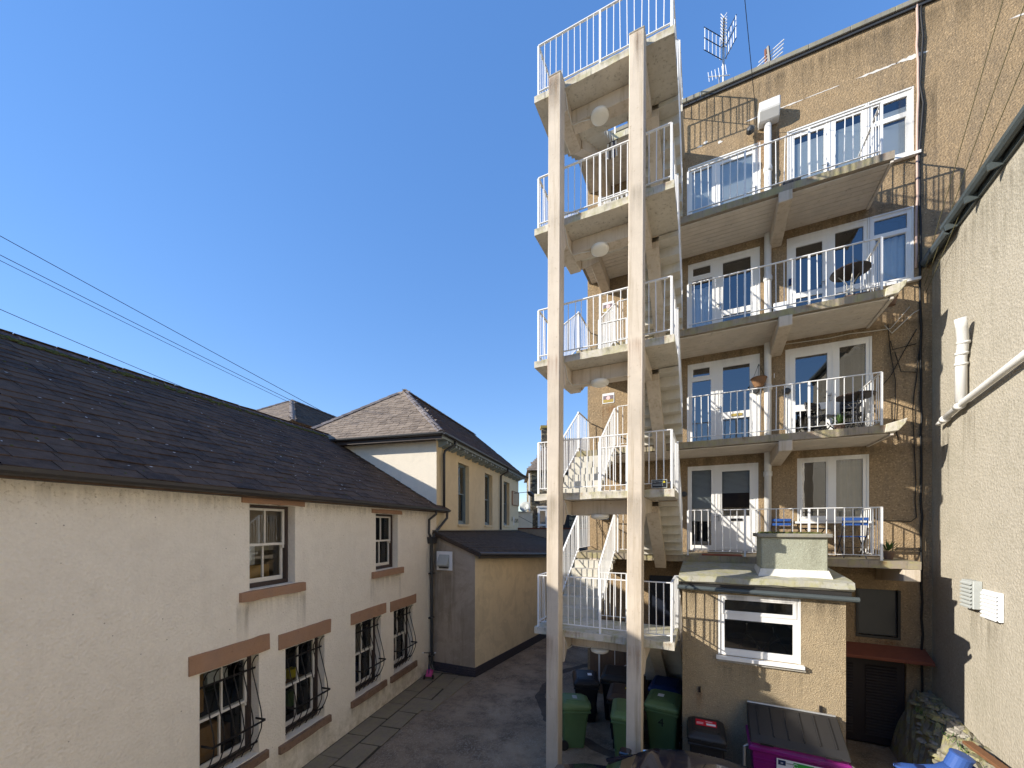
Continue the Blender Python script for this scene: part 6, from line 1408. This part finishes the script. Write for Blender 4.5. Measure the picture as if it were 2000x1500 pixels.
for k in range(9):
    c = hub + (rgt_ * .12 + cam_ * .4 + zz_ * .42) * (.12 + .11 * k)
    for s in (-1, 1):
        MB().tube([c, c + rgt_ * .075 * s + zz_ * .11], .009, 5).build('element', 'vent_white', a1); MB().tube([c, c + rgt_ * .075 * s - zz_ * .07], .009, 5).build('element', 'vent_white', a1)
a2 = thing('radio_aerial', 'low aerial with long slanted rods on the flats roof edge', 'aerial', (1.45, 12.0, 15.3)); MB().tube([(1.45, 12.0, 15.3), (1.42, 12.0, 17.05)], .03, 8).build('mast', 'brick_red', a2)
for k in range(4): MB().tube([(1.18 + .03 * k, 12.0, 16.5 + .1 * k), (1.78 + .01 * k, 11.95, 16.75 + .1 * k)], .014, 6).build('rod', 'vent_white', a2)
MB().bar((1.52, 11.98, 16.5), (1.46, 11.9, 17.0), .05, .05).build('boom', 'iron', a2)
a3 = thing('small_aerial', 'small white comb aerial low on the flats roof edge', 'aerial', (0.35, 11.7, 15.3)); MB().tube([(.35, 11.7, 15.3), (.35, 11.7, 16.6)], .016, 6).build('mast', 'galvanised', a3); MB().tube([(.1, 11.6, 16.6), (.6, 11.75, 16.55)], .012, 6).build('boom', 'vent_white', a3)
for k in range(6): x = .12 + .08 * k; MB().tube([(x, 11.62, 16.48), (x - .03, 11.62, 16.74)], .007, 5).build('element', 'vent_white', a3)
# ---------------------------------------------------------------- overhead wires
def wire(label, a, b, r, mat='wire', sag=.15):
    a = Vector(a); b = Vector(b); n = 24
    o = MB().tube([a.lerp(b, i / n) - Vector((0, 0, sag * 4 * (i / n) * (1 - i / n))) for i in range(n + 1)], r, 5).build('overhead_wire', mat, None, smooth=True)
    return tag(o, label, 'wire', 'overhead wires')
wire('topmost overhead wire crossing the sky at left', CP(-260, 318, 12), CP(1070, 1038, 27), .013, sag=.1)
wire('upper wire of the close middle pair at left', CP(-260, 365, 12), CP(700, 845, 24), .013, sag=.1); wire('lower wire of the close middle pair at left', CP(-260, 378, 12), CP(680, 840, 24), .011, sag=.1)
wire('lowest overhead wire at left running behind the roof ridge', CP(-260, 490, 12), CP(520, 822, 24), .013, sag=.1)
wire('leftmost thin wire dropping to the flats corner at right', (4.07, 11.1, 9.9), CP(1985, -90, 5.4), .006, 'wire_yellow', .02); wire('middle thin wire dropping past the right gutter', (4.1, 11.1, 9.75), CP(2025, -60, 5.2), .006, 'wire_yellow', .02); wire('rightmost thin wire dropping past the right gutter', (4.13, 11.12, 9.6), CP(2060, -20, 5.0), .006, 'wire_yellow', .02)
wire('single dark wire rising from the flats hopper into the sky', (1.15, 11.1, 14.3), CP(1451, -40, 7.5), .007, 'wire', .02)
# ---------------------------------------------------------------- washed-down dirt, damp and rust
for (a, b, z) in ((5.06, 6.43, 3.5), (8.64, 10.08, 3.44)):
    for s_ in (a + .06, b - .06): stain(left, LP(s_, WO, z), LT, LN, .22, 1.0)
    stain(left, LP((a + b) / 2, WO, z), LT, LN, b - a - .3, .45)
for (a, b, z) in ((4.3, 5.58, .68), (5.83, 7.15, .58), (7.84, 9.26, .53), (9.47, 10.87, .5)): stain(left, LP((a + b) / 2, WO, z), LT, LN, b - a, z - .02, 'run_damp')
stain(left, LP(6.8, WO, 5.235), LT, LN, 10.9, .34)
stain(left, LP(11.78, WO, 4.1), LT, LN, .5, 2.4)
stain(cream, LP(12.72, WO, 7.4), LT, LN, .5, 2.4)
stain(lean, vc - vn * .008, vt, vn, .5, 1.6, 'run_damp')
stain(rb, RP(7.6, 10.2), rdir, rn, 6.9, 1.7); stain(rb, RP(9.48, 3.37), rdir, rn, .36, 1.0, 'run_dirt'); stain(rb, RP(8.93, 3.28), rdir, rn, .46, 1.1, 'run_dirt'); stain(rb, RP(9.72, 6.9), rdir, rn, .4, 1.6)
stain(rb, RP(10.6, 6.7), rdir, rn, .3, 2.0, 'run_damp')
fx = Vector((1, 0, 0)); fn = Vector((0, -1, 0))
stain(flats, (4.5, FY, 15.6), fx, fn, 15.0, 1.1, 'run_damp')
for z in LEV: stain(flats, (1.0, FY, z - .16), fx, fn, 7.4, .45, 'run_damp')
for (x, z, w_, h_, mt) in ((1.36, 14.3, .5, 1.4, 'run_rust'), (4.03, 14.2, .6, 3.5, 'run_damp'), (3.6, 12.55, .7, .6, 'run_dirt'), (3.6, 9.9, .7, .5, 'run_dirt'), (2.6, 4.82, 1.3, .6, 'run_dirt'), (3.9, 8.8, .8, 2.2, 'run_damp'), (3.4, 2.3, .8, .3, 'run_rust'), (-2.8, 13.5, .4, 3.0, 'run_damp'), (-2.4, 8.2, .4, .9, 'run_rust')): stain(flats, (x, FY, z), fx, fn, w_, h_, mt)
stain(oh, (.87, OY, 3.55), fx, fn, 2.4, .6, 'run_damp'); stain(oh, (.87, OY, 2.25), fx, fn, 1.3, .8, 'run_dirt'); stain(oh, (-.08, OY, 1.64), fx, fn, .12, .5, 'run_rust'); stain(oh, (1.77, OY, 1.64), fx, fn, .12, .5, 'run_rust')
for i, z in enumerate(LT_):
    for (x, w_, mt) in ((-2.2, .35, 'run_rust'), (-1.45, .5, 'run_damp'), (-.62, .25, 'run_rust'), (-2.86, .18, 'run_damp')): stain(stair, (x, 7.144, z - .012), fx, fn, w_, .12, mt)
    for a in (-2.55, -1.07): stain(stair, (a + .055 * z / 13.1 - .02, 6.9, z - .05), fx, fn, .2, .8 + .2 * (i % 2), 'run_dirt' if i % 2 else 'run_rust')
stain(stair, (-2.5, 6.9, 13.1), fx, fn, .22, 1.1, 'run_damp'); stain(stair, (-1.03, 6.9, 13.1), fx, fn, .22, 1.3, 'run_damp')
for i, z in enumerate(LEV):
    for x in (-.34, .8, 1.94, 3.07): stain(flats, (x, 9.897, z - .005), fx, fn, .12, .13, 'run_rust')
